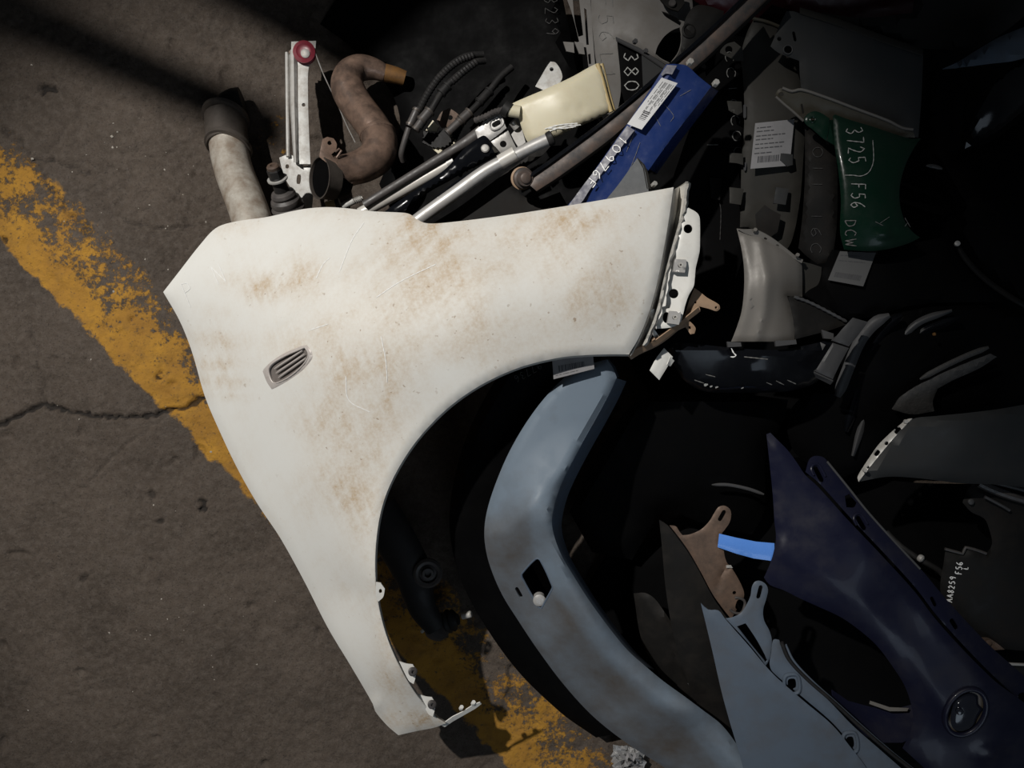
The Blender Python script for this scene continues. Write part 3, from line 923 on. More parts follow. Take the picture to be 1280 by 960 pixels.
def mdust(V):
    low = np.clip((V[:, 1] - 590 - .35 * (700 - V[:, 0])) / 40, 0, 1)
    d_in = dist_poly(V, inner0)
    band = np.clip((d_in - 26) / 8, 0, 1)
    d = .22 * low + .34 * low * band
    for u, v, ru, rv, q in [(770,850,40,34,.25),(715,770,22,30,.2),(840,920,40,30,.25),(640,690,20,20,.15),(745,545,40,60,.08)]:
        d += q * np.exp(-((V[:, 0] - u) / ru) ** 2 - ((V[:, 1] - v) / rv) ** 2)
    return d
inner0 = [(771,473),(728,555),(692,637),(694,675),(716,719),(758,781),(806,833),(879,888),(950,975)]
panel('skin', AM, AM_Z, M['moulding'], arch_m, .003, [DIA, slot(646,736,651,745,2.2)], 6, (9, .010), attr={'dust': mdust})
inner = [(771,473),(762,493),(745,525),(728,555),(712,585),(699,613),(692,637),(690,656),(694,675),(702,695),(716,719),(735,749),(758,781),(784,813),(806,833)]
iq = catmull(inner, False, 60, 8); iz = AM_Z(iq) - .011; M_ = M['arch_edge']
loft('inner_return', [[P(a + d, b + d * .3, c - dz) for (a, b), c in zip(iq, iz)] for d, dz in ((-1, -.002), (2, .004), (9, .034), (12, .060))], M_, arch_m, .002, label='turned back inner edge')
ec = [(758,450),(766,459),(771,472)]
loft('end_cap', [[P(a, b, AM_Z.at(a, b) - .010) for a, b in ec], [P(a + 3, b - 1, AM_Z.at(a, b) - .05) for a, b in ec]], M_, arch_m, .002)
tube('diamond_rim', [P(a, b, AM_Z.at(a, b) - .002) for a, b in list(catmull(DIA, True, 60, 4)) + [DIA[0]]], .0022, M['arch_edge'], arch_m, 8)
lathe('sensor_seat', P(674, 747, .285), (0, -.2, 1), [(.012,0),(.012,.012),(.008,.014),(.004,.014)], M['silver'], arch_m, 18, label='bright metal seat deep in diamond opening')
cap = [(784,815),(806,834),(830,854),(855,872),(879,890),(872,906),(850,890),(826,872),(808,858)]

# black inner liner behind it, with a half-hidden label
liner = thing('wheel_liner', 'black plastic panel with faint chalk number behind the blue grey moulding', 'car part')
LN = [(640,452),(700,432),(752,432),(752,446),(735,475),(705,530),(668,590),(650,650),(662,700),(700,765),(760,845),(800,890),(780,915),(745,922),(700,890),(640,830),(585,745),(566,690),(562,640),(575,570),(602,505)]
LN_Z = H([(640,440,.365),(752,440,.378),(566,680,.20),(640,830,.11),(760,960,.045),(660,620,.255),(830,920,.06)])
panel('shell', LN, LN_Z, M['black'], liner, .003, (), 14, (14, .02))
LN_L = H([(690,450,.408),(742,445,.410),(744,462,.408),(692,474,.406)])
sheet(arch_m, [(690,447),(741,441),(743,461),(692,474)], H([(690,447,.428),(741,441,.430),(743,461,.424),(692,474,.420)]), [(.12,.5),(.85,.6)], (.14,.42,.78,.72), M['paper_grey'], M['ink'])
for i, ch in enumerate('97736'):
    strokes('chalk_character', text(ch, 674 - 6.9 * i, 452 + 4 * i, (-.85, .5), 9, 6, 8), LN_Z, .9, M['chalk_faint'], liner)

# ------------------------------------------------------------------ suspension arm in the arch
arm = thing('suspension_arm', 'black suspension arm with bushing and ball joint on ground inside white wheel arch', 'car part')
tube('arm_body', path([(470,640,.10),(492,672,.105),(515,715,.10),(528,760,.09),(545,785,.075)], 6), [.05,.045,.042,.032,.024], M['rubber'], arm, 16, flat=.5)
lathe('bushing', P(535,715,.11), (.1,0,1), [(.030,0),(.031,.014),(.026,.018),(.020,.016),(.019,.010),(.013,.012),(.012,.020),(.007,.020),(.006,.012)], M['rubber_grey'], arm, 28)
lathe('ball_joint_cup', P(545,783,.052), (.6,.15,.6), [(.020,-.014),(.029,-.006),(.031,.010),(.027,.018),(.018,.020)], M['rubber_grey'], arm, 26)
lathe('ball_joint_boot', P(563,776,.066), (.9,.28,.3), [(.022,-.010),(.026,-.004),(.021,.002),(.024,.007),(.016,.012),(.012,.018)], M['rubber'], arm, 24)
lathe('threaded_stud', P(578,770,.072), (.9,.28,.25), [(.0075,0),(.0075,.020),(.005,.022)], M['edge_metal'], arm, 14)
tube('grease_nipple', [P(531,786,.06), P(527,790,.058)], .004, M['edge_metal'], arm, 8)

def write(s, u, v, d, h, w, adv, z, mat, parent, lift=.0012, name='chalk_character'):
    for i, ch in enumerate(s):
        if FONT[ch]:
            dd = np.array(d, float) / np.linalg.norm(d)
            o = np.array([u, v]) + dd * adv * i
            strokes(name, text(ch, o[0], o[1], d, h, adv * .72, adv), z, PENW[0], mat, parent, lift)
PENW = [1.2]

# ------------------------------------------------------------------ blue-grey narrow fender, lower right
bgf = thing('fender', 'blue grey narrow fender with square holes along its flange at the bottom edge', 'fender')
BG = [(876,754),(885,762),(898,763),(906,773),(935,806),(965,841),(1002,874),(1040,906),(1064,935),(1084,962),(1090,985),(935,985),(925,945),(913,905),(902,865),(890,812)]
BG_Z = H([(876,754,.345),(965,841,.345),(1040,906,.335),(1085,970,.32),(930,960,.29),(895,830,.325)])
panel('skin', BG, BG_Z, M['bluegrey'], bgf, .0025, (), 9, (6, .004), corner=55)
BGF = [(907,773),(917,771),(926,766),(933,756),(938,745),(940,733),(944,727),(950,726),(957,730),(960,737),(958,748),(954,762),(955,775),(962,789),(965,802),(963,818),(960,828),(957,832),(950,822),(932,800)]
BGF_Z = H([(907,773,.343),(950,728,.352),(958,760,.348),(960,828,.340)])
panel('upper_ear', BGF, BGF_Z, M['bluegrey'], bgf, .0025, [slot(951,734,948,746,2.6), [(921,783),(932,779),(946,800),(960,826),(957,829),(938,806)]], 4, (2.5, .002), corner=55)
BG2 = [(966,840),(962,830),(964,815),(966,801),(969,799),(974,800),(980,817),(992,833),(1012,852),(1040,880),(1066,907),(1100,937),(1140,972),(1090,975),(1066,935),(1042,905),(1004,872)]
BG2_Z = H([(966,801,.348),(966,840,.338),(1100,937,.320),(1042,905,.328),(1140,972,.312)])
def rr(u, v, w, h, rot=0.0):
    c, s = math.cos(rot), math.sin(rot)
    return [(u + (x*w)*c - (y*h)*s, v + (x*w)*s + (y*h)*c) for x, y in ((-1,-.6),(-.6,-1),(.6,-1),(1,-.6),(1,.6),(.6,1),(-.6,1),(-1,.6))]
fl_ = panel('flange', BG2, BG2_Z, M['bluegrey'], bgf, .0025, [rr(990,855,5,6.5,-.1), rr(1063,928,4.5,7,-.15)], 5, (2.5, .002), corner=55)
for u, v, a, b in ((990,855,5,6.5),(1063,928,4.5,7)):
    q = catmull(rr(u, v, a + 4, b + 5, -.1), True, 120, 2); q = np.r_[q, q[:1]]
    tube('hole_bead', [P(x, y, BG2_Z.at(x, y) + .001) for x, y in q], .0032, M['bluegrey'], fl_, 8)
tube('rubber_seal', row([(977,803),(986,824),(1008,848),(1040,876),(1075,908),(1112,940),(1145,966)], H([(977,803,.348),(1040,876,.333),(1145,966,.316)]), 5), .0036, M['rubber'], bgf, 10)
tube('seal_edge', row([(982,806),(992,826),(1014,850),(1046,879),(1080,910),(1117,942),(1150,968)], H([(977,803,.344),(1040,876,.330),(1145,966,.312)]), 5), .0024, M['bluegrey'], bgf, 10)

# ------------------------------------------------------------------ brown-black rusty fender behind it
rbf = thing('fender', 'soot black fender with a rusty slotted flange behind the blue grey fender', 'fender')
RB = [(824,650),(835,657),(848,674),(861,692),(876,718),(891,746),(903,764),(912,778),(916,800),(930,900),(935,985),(915,985),(896,940),(878,895),(858,848),(842,795),(832,735),(828,690)]
RB_Z = H([(824,650,.255),(861,692,.25),(912,778,.235),(850,820,.20),(935,985,.10),(896,940,.11)])
panel('skin', RB, RB_Z, M['black_dusty'], rbf, .0025, (), 10, (6, .004), corner=55)
RF = [(837,657),(845,658),(849,664),(853,669),(862,668),(876,662),(887,651),(893,641),(898,634),(905,632),(912,636),(914,643),(912,653),(906,662),(902,668),(904,684),(908,702),(916,712),(928,734),(930,746),(922,760),(914,774),(903,760),(891,743),(876,715),(861,689),(849,672)]
RF_Z = H([(837,657,.252),(905,634,.262),(902,680,.256),(930,740,.248),(903,760,.243),(870,690,.246)], ridges=[([(896,735),(908,708)], 5, -.005)])
panel('flange', RF, RF_Z, M['rust'], rbf, .0025, [slot(905,640,900,649,2.6), circ(918,741,2.3,8), rr(924,756,4,6,.3)], 5, (2.5, .002), corner=55)
q = catmull(rr(922,757,8,9,.3), True, 120, 2)
tube('hole_bead', [P(x, y, RF_Z.at(x, y) + .001) for x, y in q[2:-6]], .0028, M['rubber_grey'], rbf, 8)
loft('hem_lip', [[P(908,707,.254), P(914,707,.254)], [P(908,710,.253), P(916,710,.252)]], M['edge_metal'], rbf, .002)

# ------------------------------------------------------------------ charred grey scrap left of it
sc_ = thing('fender', 'small dull black fender tip between blue grey moulding and rusty black fender', 'fender')
SC = [(792,742),(806,741),(818,748),(830,764),(838,776),(846,792),(852,808),(856,830),(868,850),(884,872),(892,894),(884,896),(866,884),(846,868),(824,842),(802,800)]
SC_Z = H([(792,742,.13),(838,776,.155),(852,820,.15),(890,894,.10),(824,842,.11)], ridges=[([(842,802),(846,840),(866,876)], 8, -.010)], bumps=[(828,772,10,10,.008)])
panel('skin', SC, SC_Z, M['black_dusty'], sc_, .0025, (), 7, (6, .006))
loft('return_edge', [[P(860,855,.150), P(876,876,.135), P(890,894,.115)], [P(868,846,.145), P(884,868,.13), P(896,888,.11)]], M['charcoal'], sc_, .002)

# ------------------------------------------------------------------ navy fender
nvf = thing('fender', 'long navy blue fender with round side lamp and slotted flange in lower right corner', 'fender')
NV = [(958,543),(963,541),(972,550),(984,562),(996,578),(1006,593),(1022,608),(1060,650),(1100,692),(1142,738),(1168,772),(1200,808),(1240,848),(1300,902),(1300,990),(1190,990),(1150,955),(1128,935),(1139,912),(1141,892),(1132,860),(1115,832),(1095,806),(1072,786),(1050,771),(1022,758),(1000,748),(980,738),(962,731),(955,722),(962,706),(967,690),(970,672),(968,652),(966,620),(962,580)]
NV_Z = H([(960,543,.30),(1006,593,.305),(1142,738,.305),(1300,902,.29),(1190,990,.27),(1139,890,.275),(1095,806,.285),(965,725,.275),(966,620,.29),(1080,720,.325),(1210,880,.32)],
         ridges=[([(980,690),(1060,740),(1140,820),(1190,900)], 30, .008)], bumps=[(1236,942,16,10,.014), (1030,620,18,12,-.003), (1005,640,30,14,-.002)])
LAMPC = (1207, 890)
lamp_out = circ(1207, 890, 24, 26, 32, .60)
panel('skin', NV, NV_Z, M['navy'], nvf, .0025, [circ(1207,890,22,22,30,.60)], 9, (7, .005), corner=55)
# flange stepping down from the skin edge
NF = [(1007,590),(1012,574),(1018,570),(1028,571),(1034,576),(1060,608),(1084,638),(1120,678),(1150,710),(1176,741),(1200,768),(1232,802),(1300,868),(1300,898),(1242,845),(1202,804),(1170,768),(1144,734),(1102,688),(1062,646),(1024,604)]
NF_Z = H([(1007,590,.300),(1024,572,.286),(1120,678,.284),(1102,688,.296),(1200,768,.284),(1202,804,.292),(1300,870,.272),(1300,898,.282)])
nf = panel('flange', NF, NF_Z, M['navy'], nvf, .0025, [slot(1020,586,1027,600,3.2), slot(1073,648,1080,660,3.2), [(1056,620),(1062,617),(1072,628),(1068,634),(1058,634)], slot(1165,748,1169,756,2.4), slot(1190,776,1195,784,3), rr(1279,874,5,8,-.3)], 5, (2.5, .002), corner=60)
for (a, b, c, d) in ((1020,586,1027,600),(1073,648,1080,660)):
    s_ = slot(a, b, c, d, 6)
    q = catmull(s_, True, 120, 2); q = q[len(q)//2 - 3:]
    tube('slot_bead', [P(x, y, NF_Z.at(x, y) + .0015) for x, y in q], .0024, M['navy'], nf, 8)
tube('flange_hem', row([(1034,577),(1060,609),(1084,639),(1120,679),(1150,711)], NF_Z, 8), .0022, M['charcoal'], nf, 8)
# navy return seen past the rusty tab, its lit brightness put into the blue
bl = [[(899,667),(920,672),(945,677),(968,679)], [(898,676),(918,682),(942,688),(968,690)], [(897,684),(920,692),(942,698),(964,701)]]
zz3 = (.262, .266, .262)
loft('inner_return', [[P(u, v, z + .004 * j) for j, (u, v) in enumerate(r)] for r, z in zip(bl, zz3)], M['navy_lit'], nvf, .002, label='navy inner return coloured bright blue as if lit')
tub = [[(1040,862),(1060,876),(1090,884),(1120,886),(1142,880)], [(1042,878),(1064,896),(1094,904),(1124,904),(1146,896)], [(1062,900),(1080,918),(1102,928),(1128,928),(1150,918)]]
loft('arch_return', [[P(u, v, z) for u, v in r] for r, z in zip(tub, (.215, .235, .262))], M['navy'], nvf, .002)
loft('return_rail', [[P(1088,876,.236), P(1112,884,.238), P(1136,885,.238)], [P(1087,880,.238), P(1112,889,.240), P(1134,889,.240)]], M['silver_grey'], nvf, .002)
# side lamp with its bezel
sl = tube('lamp_bezel', [P(x, y, NV_Z.at(x, y) + .0005) for x, y in (lambda q: np.r_[q, q[:2]])(np.array(circ(1207,890,23,40,31,.60)))], .0050, M['navy'], nvf, 10, label='round side lamp bezel')
panel('lamp_backing', circ(1207,890,23,26,31,.60), H([(1190,870,NV_Z.at(1190,870)-.007),(1225,875,NV_Z.at(1225,875)-.007),(1207,915,NV_Z.at(1207,915)-.007)]), M['lens_tan'], sl, .002, (), 6)
panel('lamp_lens', [(1194,875),(1204,868),(1212,866),(1222,869),(1223,880),(1229,886),(1221,897),(1216,907),(1204,914),(1192,911),(1188,900),(1190,886)], H([(1194,875,.318),(1224,870,.318),(1192,911,.316),(1221,900,.316),(1207,888,.330)]), M['lens_dark'], sl, .004, (), 4, (8, .006), corner=70)
lathe('lamp_bulb', P(1198,888,.325), (0,0,1), [(.006,0),(.007,.004),(.005,.008),(.001,.009)], M['lens_dark'], sl, 14)

# ------------------------------------------------------------------ right: dark grey fender end with perforated flange
dgf = thing('fender', 'charcoal grey fender end with pale perforated edge at right side', 'fender')
DG = [(1074,602),(1090,580),(1107,558),(1124,539),(1140,524),(1170,520),(1210,516),(1250,511),(1300,502),(1300,612),(1250,606),(1200,604),(1150,598),(1110,596)]
DG_Z = H([(1074,602,.33),(1140,524,.345),(1300,502,.34),(1300,612,.29),(1200,604,.31),(1200,560,.355)], ridges=[([(1140,536),(1210,530),(1300,518)], 10, .003)])
panel('skin', DG, DG_Z, M['slate'], dgf, .0025, (), 9, (9, .010), corner=40)
DF = [(1073,602),(1072,596),(1080,582),(1088,570),(1098,556),(1112,542),(1126,530),(1134,524),(1140,523),(1126,538),(1110,556),(1092,578)]
panel('flange', DF, H([(1074,602,.326),(1072,594,.318),(1130,524,.332),(1140,524,.342)]), M['edge_metal'], dgf, .0025, [circ(1108,554,2.6,8), rr(1096,566,3,4,.7), rr(1122,538,3.5,4.5,.8), circ(1085,584,1.8,7)], 4, (2, .001), corner=60)
for u, v in ((1131,527),(1080,588)):
    hexes('edge_clip', P(u, v, .335), (.1,.1,1), .004, .006, M['edge_metal'], dgf)

# ------------------------------------------------------------------ right: ribbed liner with paint-pen number
rl = thing('splash_guard', 'black ribbed splash guard with white handwritten numbers at the right edge', 'car part')
RL = [(1176,742),(1180,700),(1182,686),(1190,688),(1203,692),(1207,684),(1218,686),(1233,692),(1240,680),(1236,660),(1230,648),(1214,640),(1203,628),(1210,612),(1222,600),(1300,598),(1300,815),(1262,812),(1226,806),(1200,786)]
RL_Z = H([(1176,742,.205),(1182,686,.215),(1203,628,.225),(1300,598,.235),(1300,815,.215),(1226,806,.205),(1260,720,.240)])
panel('sheet', RL, RL_Z, M['black_dusty'], rl, .003, (), 9, (5, .005), corner=50)
for i, (pts, r_) in enumerate([([(1233,601),(1255,606),(1300,618)], .004), ([(1232,606),(1258,616),(1300,632)], .005), ([(1223,604),(1240,612),(1262,620),(1282,626),(1300,634)], .0075), ([(1231,621),(1252,632),(1262,638)], .003), ([(1250,586),(1258,584),(1300,596)], .0045)]):
    tube('rib', row(pts, H([(1223,604,.245),(1300,598,.255),(1300,634,.255)]), 6), r_, M['charcoal'] if i != 2 else M['rubber_grey'], rl, 8)
tube('top_edge', row([(1181,686),(1192,689),(1203,692),(1207,684),(1219,687),(1233,692)], H([(1181,686,.218),(1233,692,.232),(1206,660,.228)]), 4), .003, M['rubber_grey'], rl, 8)
lathe('clip', P(1213,627,.234), (0,0,1), [(.006,0),(.006,.003),(.003,.005)], M['charcoal'], rl, 12)
PENW[0] = 1.5
write('AA8259', 1190, 753, (.16, -1), 7.5, 1.5, 5.6, RL_Z, M['pen_white'], rl, .0022, 'pen_character')
write('F56', 1202, 718, (.10, -1), 8, 1.5, 5.6, RL_Z, M['pen_white'], rl, .0022, 'pen_character')
write('L', 1210, 712, (.12, -1), 6, 1.5, 5, RL_Z, M['pen_white'], rl, .0022, 'pen_character')
rb_ = panel('rusty_tab', [(1212,790),(1224,797),(1236,798),(1246,804),(1256,812),(1234,812),(1222,804)], H([(1212,790,.225),(1256,812,.225),(1222,804,.222)]), M['rust'], rl, .003, (), 4)
lathe('tab_bolt', P(1235,803,.226), (0,0,1), [(.006,0),(.006,.003),(.003,.004)], M['rust'], rb_, 12)

lower = thing('bumper_strip', 'thin black bumper strip with pale edge beneath the splash guard at right', 'bumper')
panel('skin', [(1226,818),(1240,824),(1262,828),(1300,830),(1300,862),(1278,858),(1250,842)], H([(1226,818,.17),(1300,830,.175),(1300,862,.155)]), M['black_dusty'], lower, .003, (), 7, (5, .006))
tube('pale_edge', row([(1232,823),(1246,828),(1264,830),(1300,831)], .176, 6), .003, M['edge_metal'], lower, 8)

hose = tag(tube('bent_pipe', path([(1108,665,.13),(1125,682,.15),(1148,698,.16),(1172,712,.165),(1182,722,.165)], 5), .006, M['rubber'], None, 10), 'thin black bent pipe between navy fender and splash guard', 'pipe')
lathe('pipe_fitting', P(1148,696,.166), (.5,-.4,.6), [(.006,0),(.008,.003),(.008,.008),(.004,.011)], M['galv'], hose, 12)

# ------------------------------------------------------------------ black glossy strip with clips and a scrap of tape
gs_ = thing('bumper_strip', 'glossy black bumper trim strip scratched along its lower edge below silver fender tip', 'bumper')
GS = [(836,436),(846,429),(870,430),(930,436),(976,437),(1010,431),(1040,424),(1047,430),(1042,446),(1034,462),(1020,478),(1000,486),(975,490),(930,491),(880,489),(856,476),(842,456)]
GS_Z = H([(840,440,.365),(930,438,.375),(1042,427,.37),(1020,478,.345),(930,490,.335),(860,478,.335),(940,462,.380)])
panel('skin', GS, GS_Z, M['black_gloss'], gs_, .003, (), 8, (8, .012), corner=50)
for qd in ([(909,427),(926,428),(927,433),(910,434)], [(969,426),(995,425),(996,430),(970,433)], [(1027,412),(1042,417),(1042,424),(1030,423)]):
    panel('clip', qd, GS_Z.at(qd[0][0], 432) + .006, M['charcoal'], gs_, .006, (), 5, smooth=False)
strokes('curl_scratch', [[(914,435),(917,441),(920,444),(918,446),(913,446)]], GS_Z, 1.6, M['pen_white'], gs_, .002)
for ln in ([(958,478),(965,481)],[(970,476),(980,481)],[(984,475),(995,480)],[(882,468),(894,471)],[(930,446),(960,449)],[(868,475),(880,479)]):
    strokes('scratch', [ln], GS_Z, 1.3, M['chalk_dim'], gs_, .002)
for u, v, r_ in ((882.5,481,2.4),(889,483,1.6),(896,484,1.8),(928,485,1.4)):
    strokes('paint_chip', [[(u-r_,v+.6),(u+r_,v-.6)]], GS_Z, r_*1.6, M['chalk'], gs_, .002)
tp = thing('tape_scrap', 'small white tape scrap stuck to dark trim below the tan primed stay', 'tape')
panel('strip', [(812,463),(820,448),(830,435),(841,446),(834,459),(824,475)], H([(812,463,.385),(830,435,.392),(824,475,.38)]), M['white_bracket'], tp, .003, (), 4, (3, .002), corner=60)
loft('fold', [[P(838,446,.388), P(834,456,.386)], [P(843,451,.380), P(838,458,.378)]], M['white_bracket'], tp, .0015)

# ------------------------------------------------------------------ silver-grey fender tip
sg = thing('fender', 'pale grey fender tip standing out against black parts right of white fender bracket', 'fender')
SG = [(921,286),(926,288),(945,294),(970,306),(1002,325),(1003,345),(1003,371),(984,370),(988,382),(992,400),(994,415),(995,427),(960,427),(914,427),(921,409),(927,389),(930,362),(930,336),(927,312)]
SG_Z = H([(921,286,.345),(1002,325,.335),(1003,371,.32),(995,427,.325),(914,427,.335),(930,345,.355),(965,350,.375),(975,420,.350)], ridges=[([(950,300),(958,345),(955,390),(945,425)], 12, .006)])
panel('skin', SG, SG_Z, M['silver_grey'], sg, .0025, (), 4, (6, .004), corner=45)
SF = [(921,286),(930,287),(942,287),(952,290),(966,298),(982,310),(996,321),(1004,325),(1002,329),(990,322),(970,310),(945,297),(930,291)]
panel('top_flange', SF, H([(921,286,.350),(950,290,.356),(1004,325,.345),(970,310,.347)]), M['silver_grey'], sg, .0025, [circ(957,298.5,2.4,8,1.5,.6), circ(972,307,2.2,8,1.4,.6)], 3, corner=50)
hexes('edge_pin', P(943,289,.356), (0,.3,1), .004, .007, M['silver_grey'], sg)
hexes('edge_pin', P(996,320,.350), (0,.3,1), .004, .006, M['silver_grey'], sg)
panel('rear_tongue', [(1003,327),(1015,330),(1027,334),(1026,345),(1022,356),(1012,362),(1004,369)], H([(1003,327,.322),(1027,334,.312),(1004,369,.308)]), M['dark_grey'], sg, .003, (), 5)
strokes('chalk_mark', [[(940,372),(937,375),(939,379),(942,382),(938,386)]], SG_Z, .9, M['chalk_dim'], sg, .0015)
bc = thing('bracket', 'matt black triangular bracket lying over the pale grey fender tip', 'bracket')
panel('plate', [(985,371),(992,370),(1002,374),(1026,384),(1050,398),(1062,404),(1040,412),(1010,420),(994,424),(993,410),(990,392)], H([(985,371,.385),(1062,404,.37),(994,424,.382)]), M['black_dusty'], bc, .003, (), 6, (3, .003), corner=50)
tube('top_bead', row([(993,371),(1012,378),(1036,390),(1058,402)], H([(985,371,.388),(1062,404,.373),(994,424,.385)]), 4), .0028, M['charcoal'], bc, 8, ripple=.2)

# ------------------------------------------------------------------ black bumper corner with grey grille plates
bb = thing('bumper', 'big black bumper with two grey plates and curved ridges right of the trim strip', 'bumper')
BB = [(1085,402),(1120,388),(1170,378),(1230,380),(1290,392),(1300,470),(1300,500),(1200,512),(1140,518),(1110,552),(1085,580),(1050,600),(1010,580),(990,560),(985,520),(1010,490),(1040,480),(1055,455),(1068,425)]
BB_Z = H([(1085,402,.30),(1180,380,.29),(1300,470,.24),(1140,518,.25),(1010,580,.17),(985,520,.19),(1100,460,.30)])
panel('skin', BB, BB_Z, M['black'], bb, .003, (), 11, (10, .014), corner=50)
pl_z = H([(1066,397,.395),(1085,403,.390),(1018,464,.395),(1041,474,.39)])
panel('grille_plate', [(1066,397),(1085,402.5),(1072,420),(1061,433),(1041,426),(1052,412)], pl_z, M['charcoal'], bb, .006, (), 5, (3, .003), smooth=False)
panel('grille_plate', [(1041,428.5),(1061,435),(1050,455),(1041,474),(1019,464),(1030,446)], pl_z, M['charcoal'], bb, .006, (), 5, (3, .003), smooth=False)
loft('plate_lip', [[P(1017,466,.392), P(1041,477,.388)], [P(1020,472,.380), P(1038,481,.378)]], M['charcoal'], bb, .003)
def ribbon(name, mid, wd, z0, z1, mat, parent, crown=.006):
    q = catmull(mid, False, 60, 6)
    d = np.gradient(q, axis=0); d /= np.linalg.norm(d, axis=1)[:, None]
    nn = np.c_[-d[:, 1], d[:, 0]]
    L = np.linspace(0, 1, len(q)); z = z0 + (z1 - z0) * L
    w = np.interp(L, [0, .1, .9, 1], [.4, 1, 1, .5]) * wd / 2
    return loft(name, [[P(a + n[0] * k * ww, b + n[1] * k * ww, c - crown * k * k) for (a, b), n, c, ww in zip(q, nn, z, w)] for k in (-1, -.5, 0, .5, 1)], mat, parent, .003)
ribbon('corner_strip', [(1112,394),(1096,402),(1082,416),(1072,432),(1062,456),(1052,482),(1047,496)], 15, .345, .30, M['charcoal'], bb)
ribbon('gloss_ridge', [(1128,394),(1108,408),(1094,428),(1082,454),(1072,490),(1058,540)], 14, .34, .24, M['black_gloss'], bb, .012)
ribbon('gloss_ridge', [(1190,388),(1150,402),(1126,424),(1108,452),(1094,486),(1078,530),(1066,570)], 9, .335, .22, M['charcoal'], bb, .006)
ribbon('gloss_ridge', [(1200,396),(1160,410),(1136,430),(1120,456),(1106,490),(1092,530),(1078,560)], 14, .325, .21, M['black_gloss'], bb, .010)
mt = panel('grip_strip', [(1116,512),(1124,498),(1140,486),(1170,470),(1205,455),(1238,442),(1246,446),(1225,460),(1190,476),(1172,486),(1166,502),(1168,514),(1140,518)], H([(1116,512,.285),(1240,443,.325),(1168,514,.28)]), M['ribbed'], bb, .004, (), 6, (4, .004))
ribbon('grip_strip', [(1150,474),(1180,458),(1210,444),(1236,434)], 7, .315, .33, M['ribbed'], bb, .003)
lathe('amber_fleck', P(1167,418,.325), (.3,.2,1), [(.003,0),(.003,.003),(.001,.004)], M['rust_orange'], bb, 10)

lb = thing('bumper', 'black recessed bumper cover lying low in the gap above the soot black fender', 'bumper')
LBO = [(800,500),(860,492),(940,494),(985,500),(978,530),(958,560),(955,640),(940,668),(900,660),(880,655),(840,640),(822,645),(790,700),(740,690),(712,640),(735,590),(770,530)]
LB_Z = H([(800,500,.24),(985,500,.22),(940,660,.12),(720,640,.13),(850,580,.20)], ridges=[([(885,608),(920,610),(955,620)], 7, .010)])
panel('skin', LBO, LB_Z, M['black'], lb, .003, (), 12, (14, .02))
ribbon('recess_edge', [(890,606),(910,606),(935,611),(955,618)], 4, .212, .205, M['charcoal'], lb, .002)

# ================================================================== UPPER RIGHT STACK
# ------------------------------------------------------------------ blue panel
bf = thing('fender', 'shiny blue narrow fender end with white paper label above the white fender', 'fender')
BL = [(833,80),(845,80),(858,82),(874,96),(889,108),(868,136),(840,172),(812,211),(803,224),(796,240),(780,262),(705,262),(722,242),(748,206),(784,155),(808,119)]
BL_Z = H([(833,80,.435),(889,108,.430),(812,211,.405),(712,258,.375),(784,155,.412)], ridges=[([(846,80),(818,120),(795,160),(728,250)], 6, .006)])
panel('skin', BL, BL_Z, M['blue'], bf, .0025, (), 7, (3, .003), corner=40)
lipq = [[(833,81),(808,120),(784,156),(748,207),(712,256)], [(845,82),(819,122),(795,162),(759,214),(726,258)]]
panel('folded_lip', [(784,157),(793,163),(775,186),(757,210),(738,236),(722,258),(710,258),(728,233),(748,207)], H([(784,156,.4165),(793,163,.4230),(712,258,.382),(724,258,.387)]), M['lip_grey'], bf, .0018, (), 5, corner=60)
panel('folded_lip', [(834,81),(846,82),(840,93),(832,92),(828,95),(826,93)], H([(833,80,.4385),(846,82,.4455),(826,94,.436)]), M['lip_grey'], bf, .0018, (), 4, corner=60)
LIPZ = H([(784,156,.418),(793,163,.4245),(712,258,.3835),(724,258,.3885)])
PENW[0] = 1.3
write('10976F', 777, 168, (-.60, .80), 11, 1.3, 13.4, LIPZ, M['pen_white'], bf, .0003, 'pen_character')
bside = [(889,108),(868,136),(840,172),(812,211)]
loft('side_face', [[P(a, b, BL_Z.at(a, b) - .003) for a, b in bside], [P(a + 5, b + 4, BL_Z.at(a, b) - .03) for a, b in bside], [P(a + 9, b + 6, BL_Z.at(a, b) - .07) for a, b in bside]], M['blue'], bf, .002)
sheet(bf, [(847,104), (802,162), (784,155), (827,97)], H([(847,104,.4385),(802,162,.4275),(784,155,.4210),(827,97,.4395)]), [(.10,.5),(.22,.55),(.36,.62),(.50,.5),(.64,.7),(.78,.5),(.30,.78),(.58,.8)], (.66,.22,.84,.62), M['paper'], M['ink'])
for u, v, z in ((893,106,.42),(861,80,.425)):
    hexes('edge_clip', P(u, v, z), (.2,.2,1), .006, .010, M['edge_metal'], bf)
for ln in ([(830,130),(842,145),(838,152)],[(800,178),(790,205),(776,232)],[(795,160),(783,190)],[(816,140),(826,158)],[(850,120),(864,112)]):
    strokes('scratch', [ln], BL_Z, .7, M['chalk_dim'], bf, .0016)
cg = thing('plastic_shield', 'scratched grey translucent plastic shield tucked under the white fender top edge', 'shield')
panel('sheet', [(797,197),(804,207),(808,222),(811,240),(800,252),(752,256),(772,232)], H([(797,197,.424),(811,240,.410),(752,256,.396)]), M['clear_grey'], cg, .0018, (), 5, corner=45)
loft('edge', [[P(797,197,.426), P(804,210,.421), P(809,236,.412)], [P(806,206,.420), P(810,216,.416), P(814,236,.408)]], M['dark_grey'], cg, .002)
hexes('clip', P(816,232,.410), (.3,.2,1), .005, .010, M['galv'], cg)

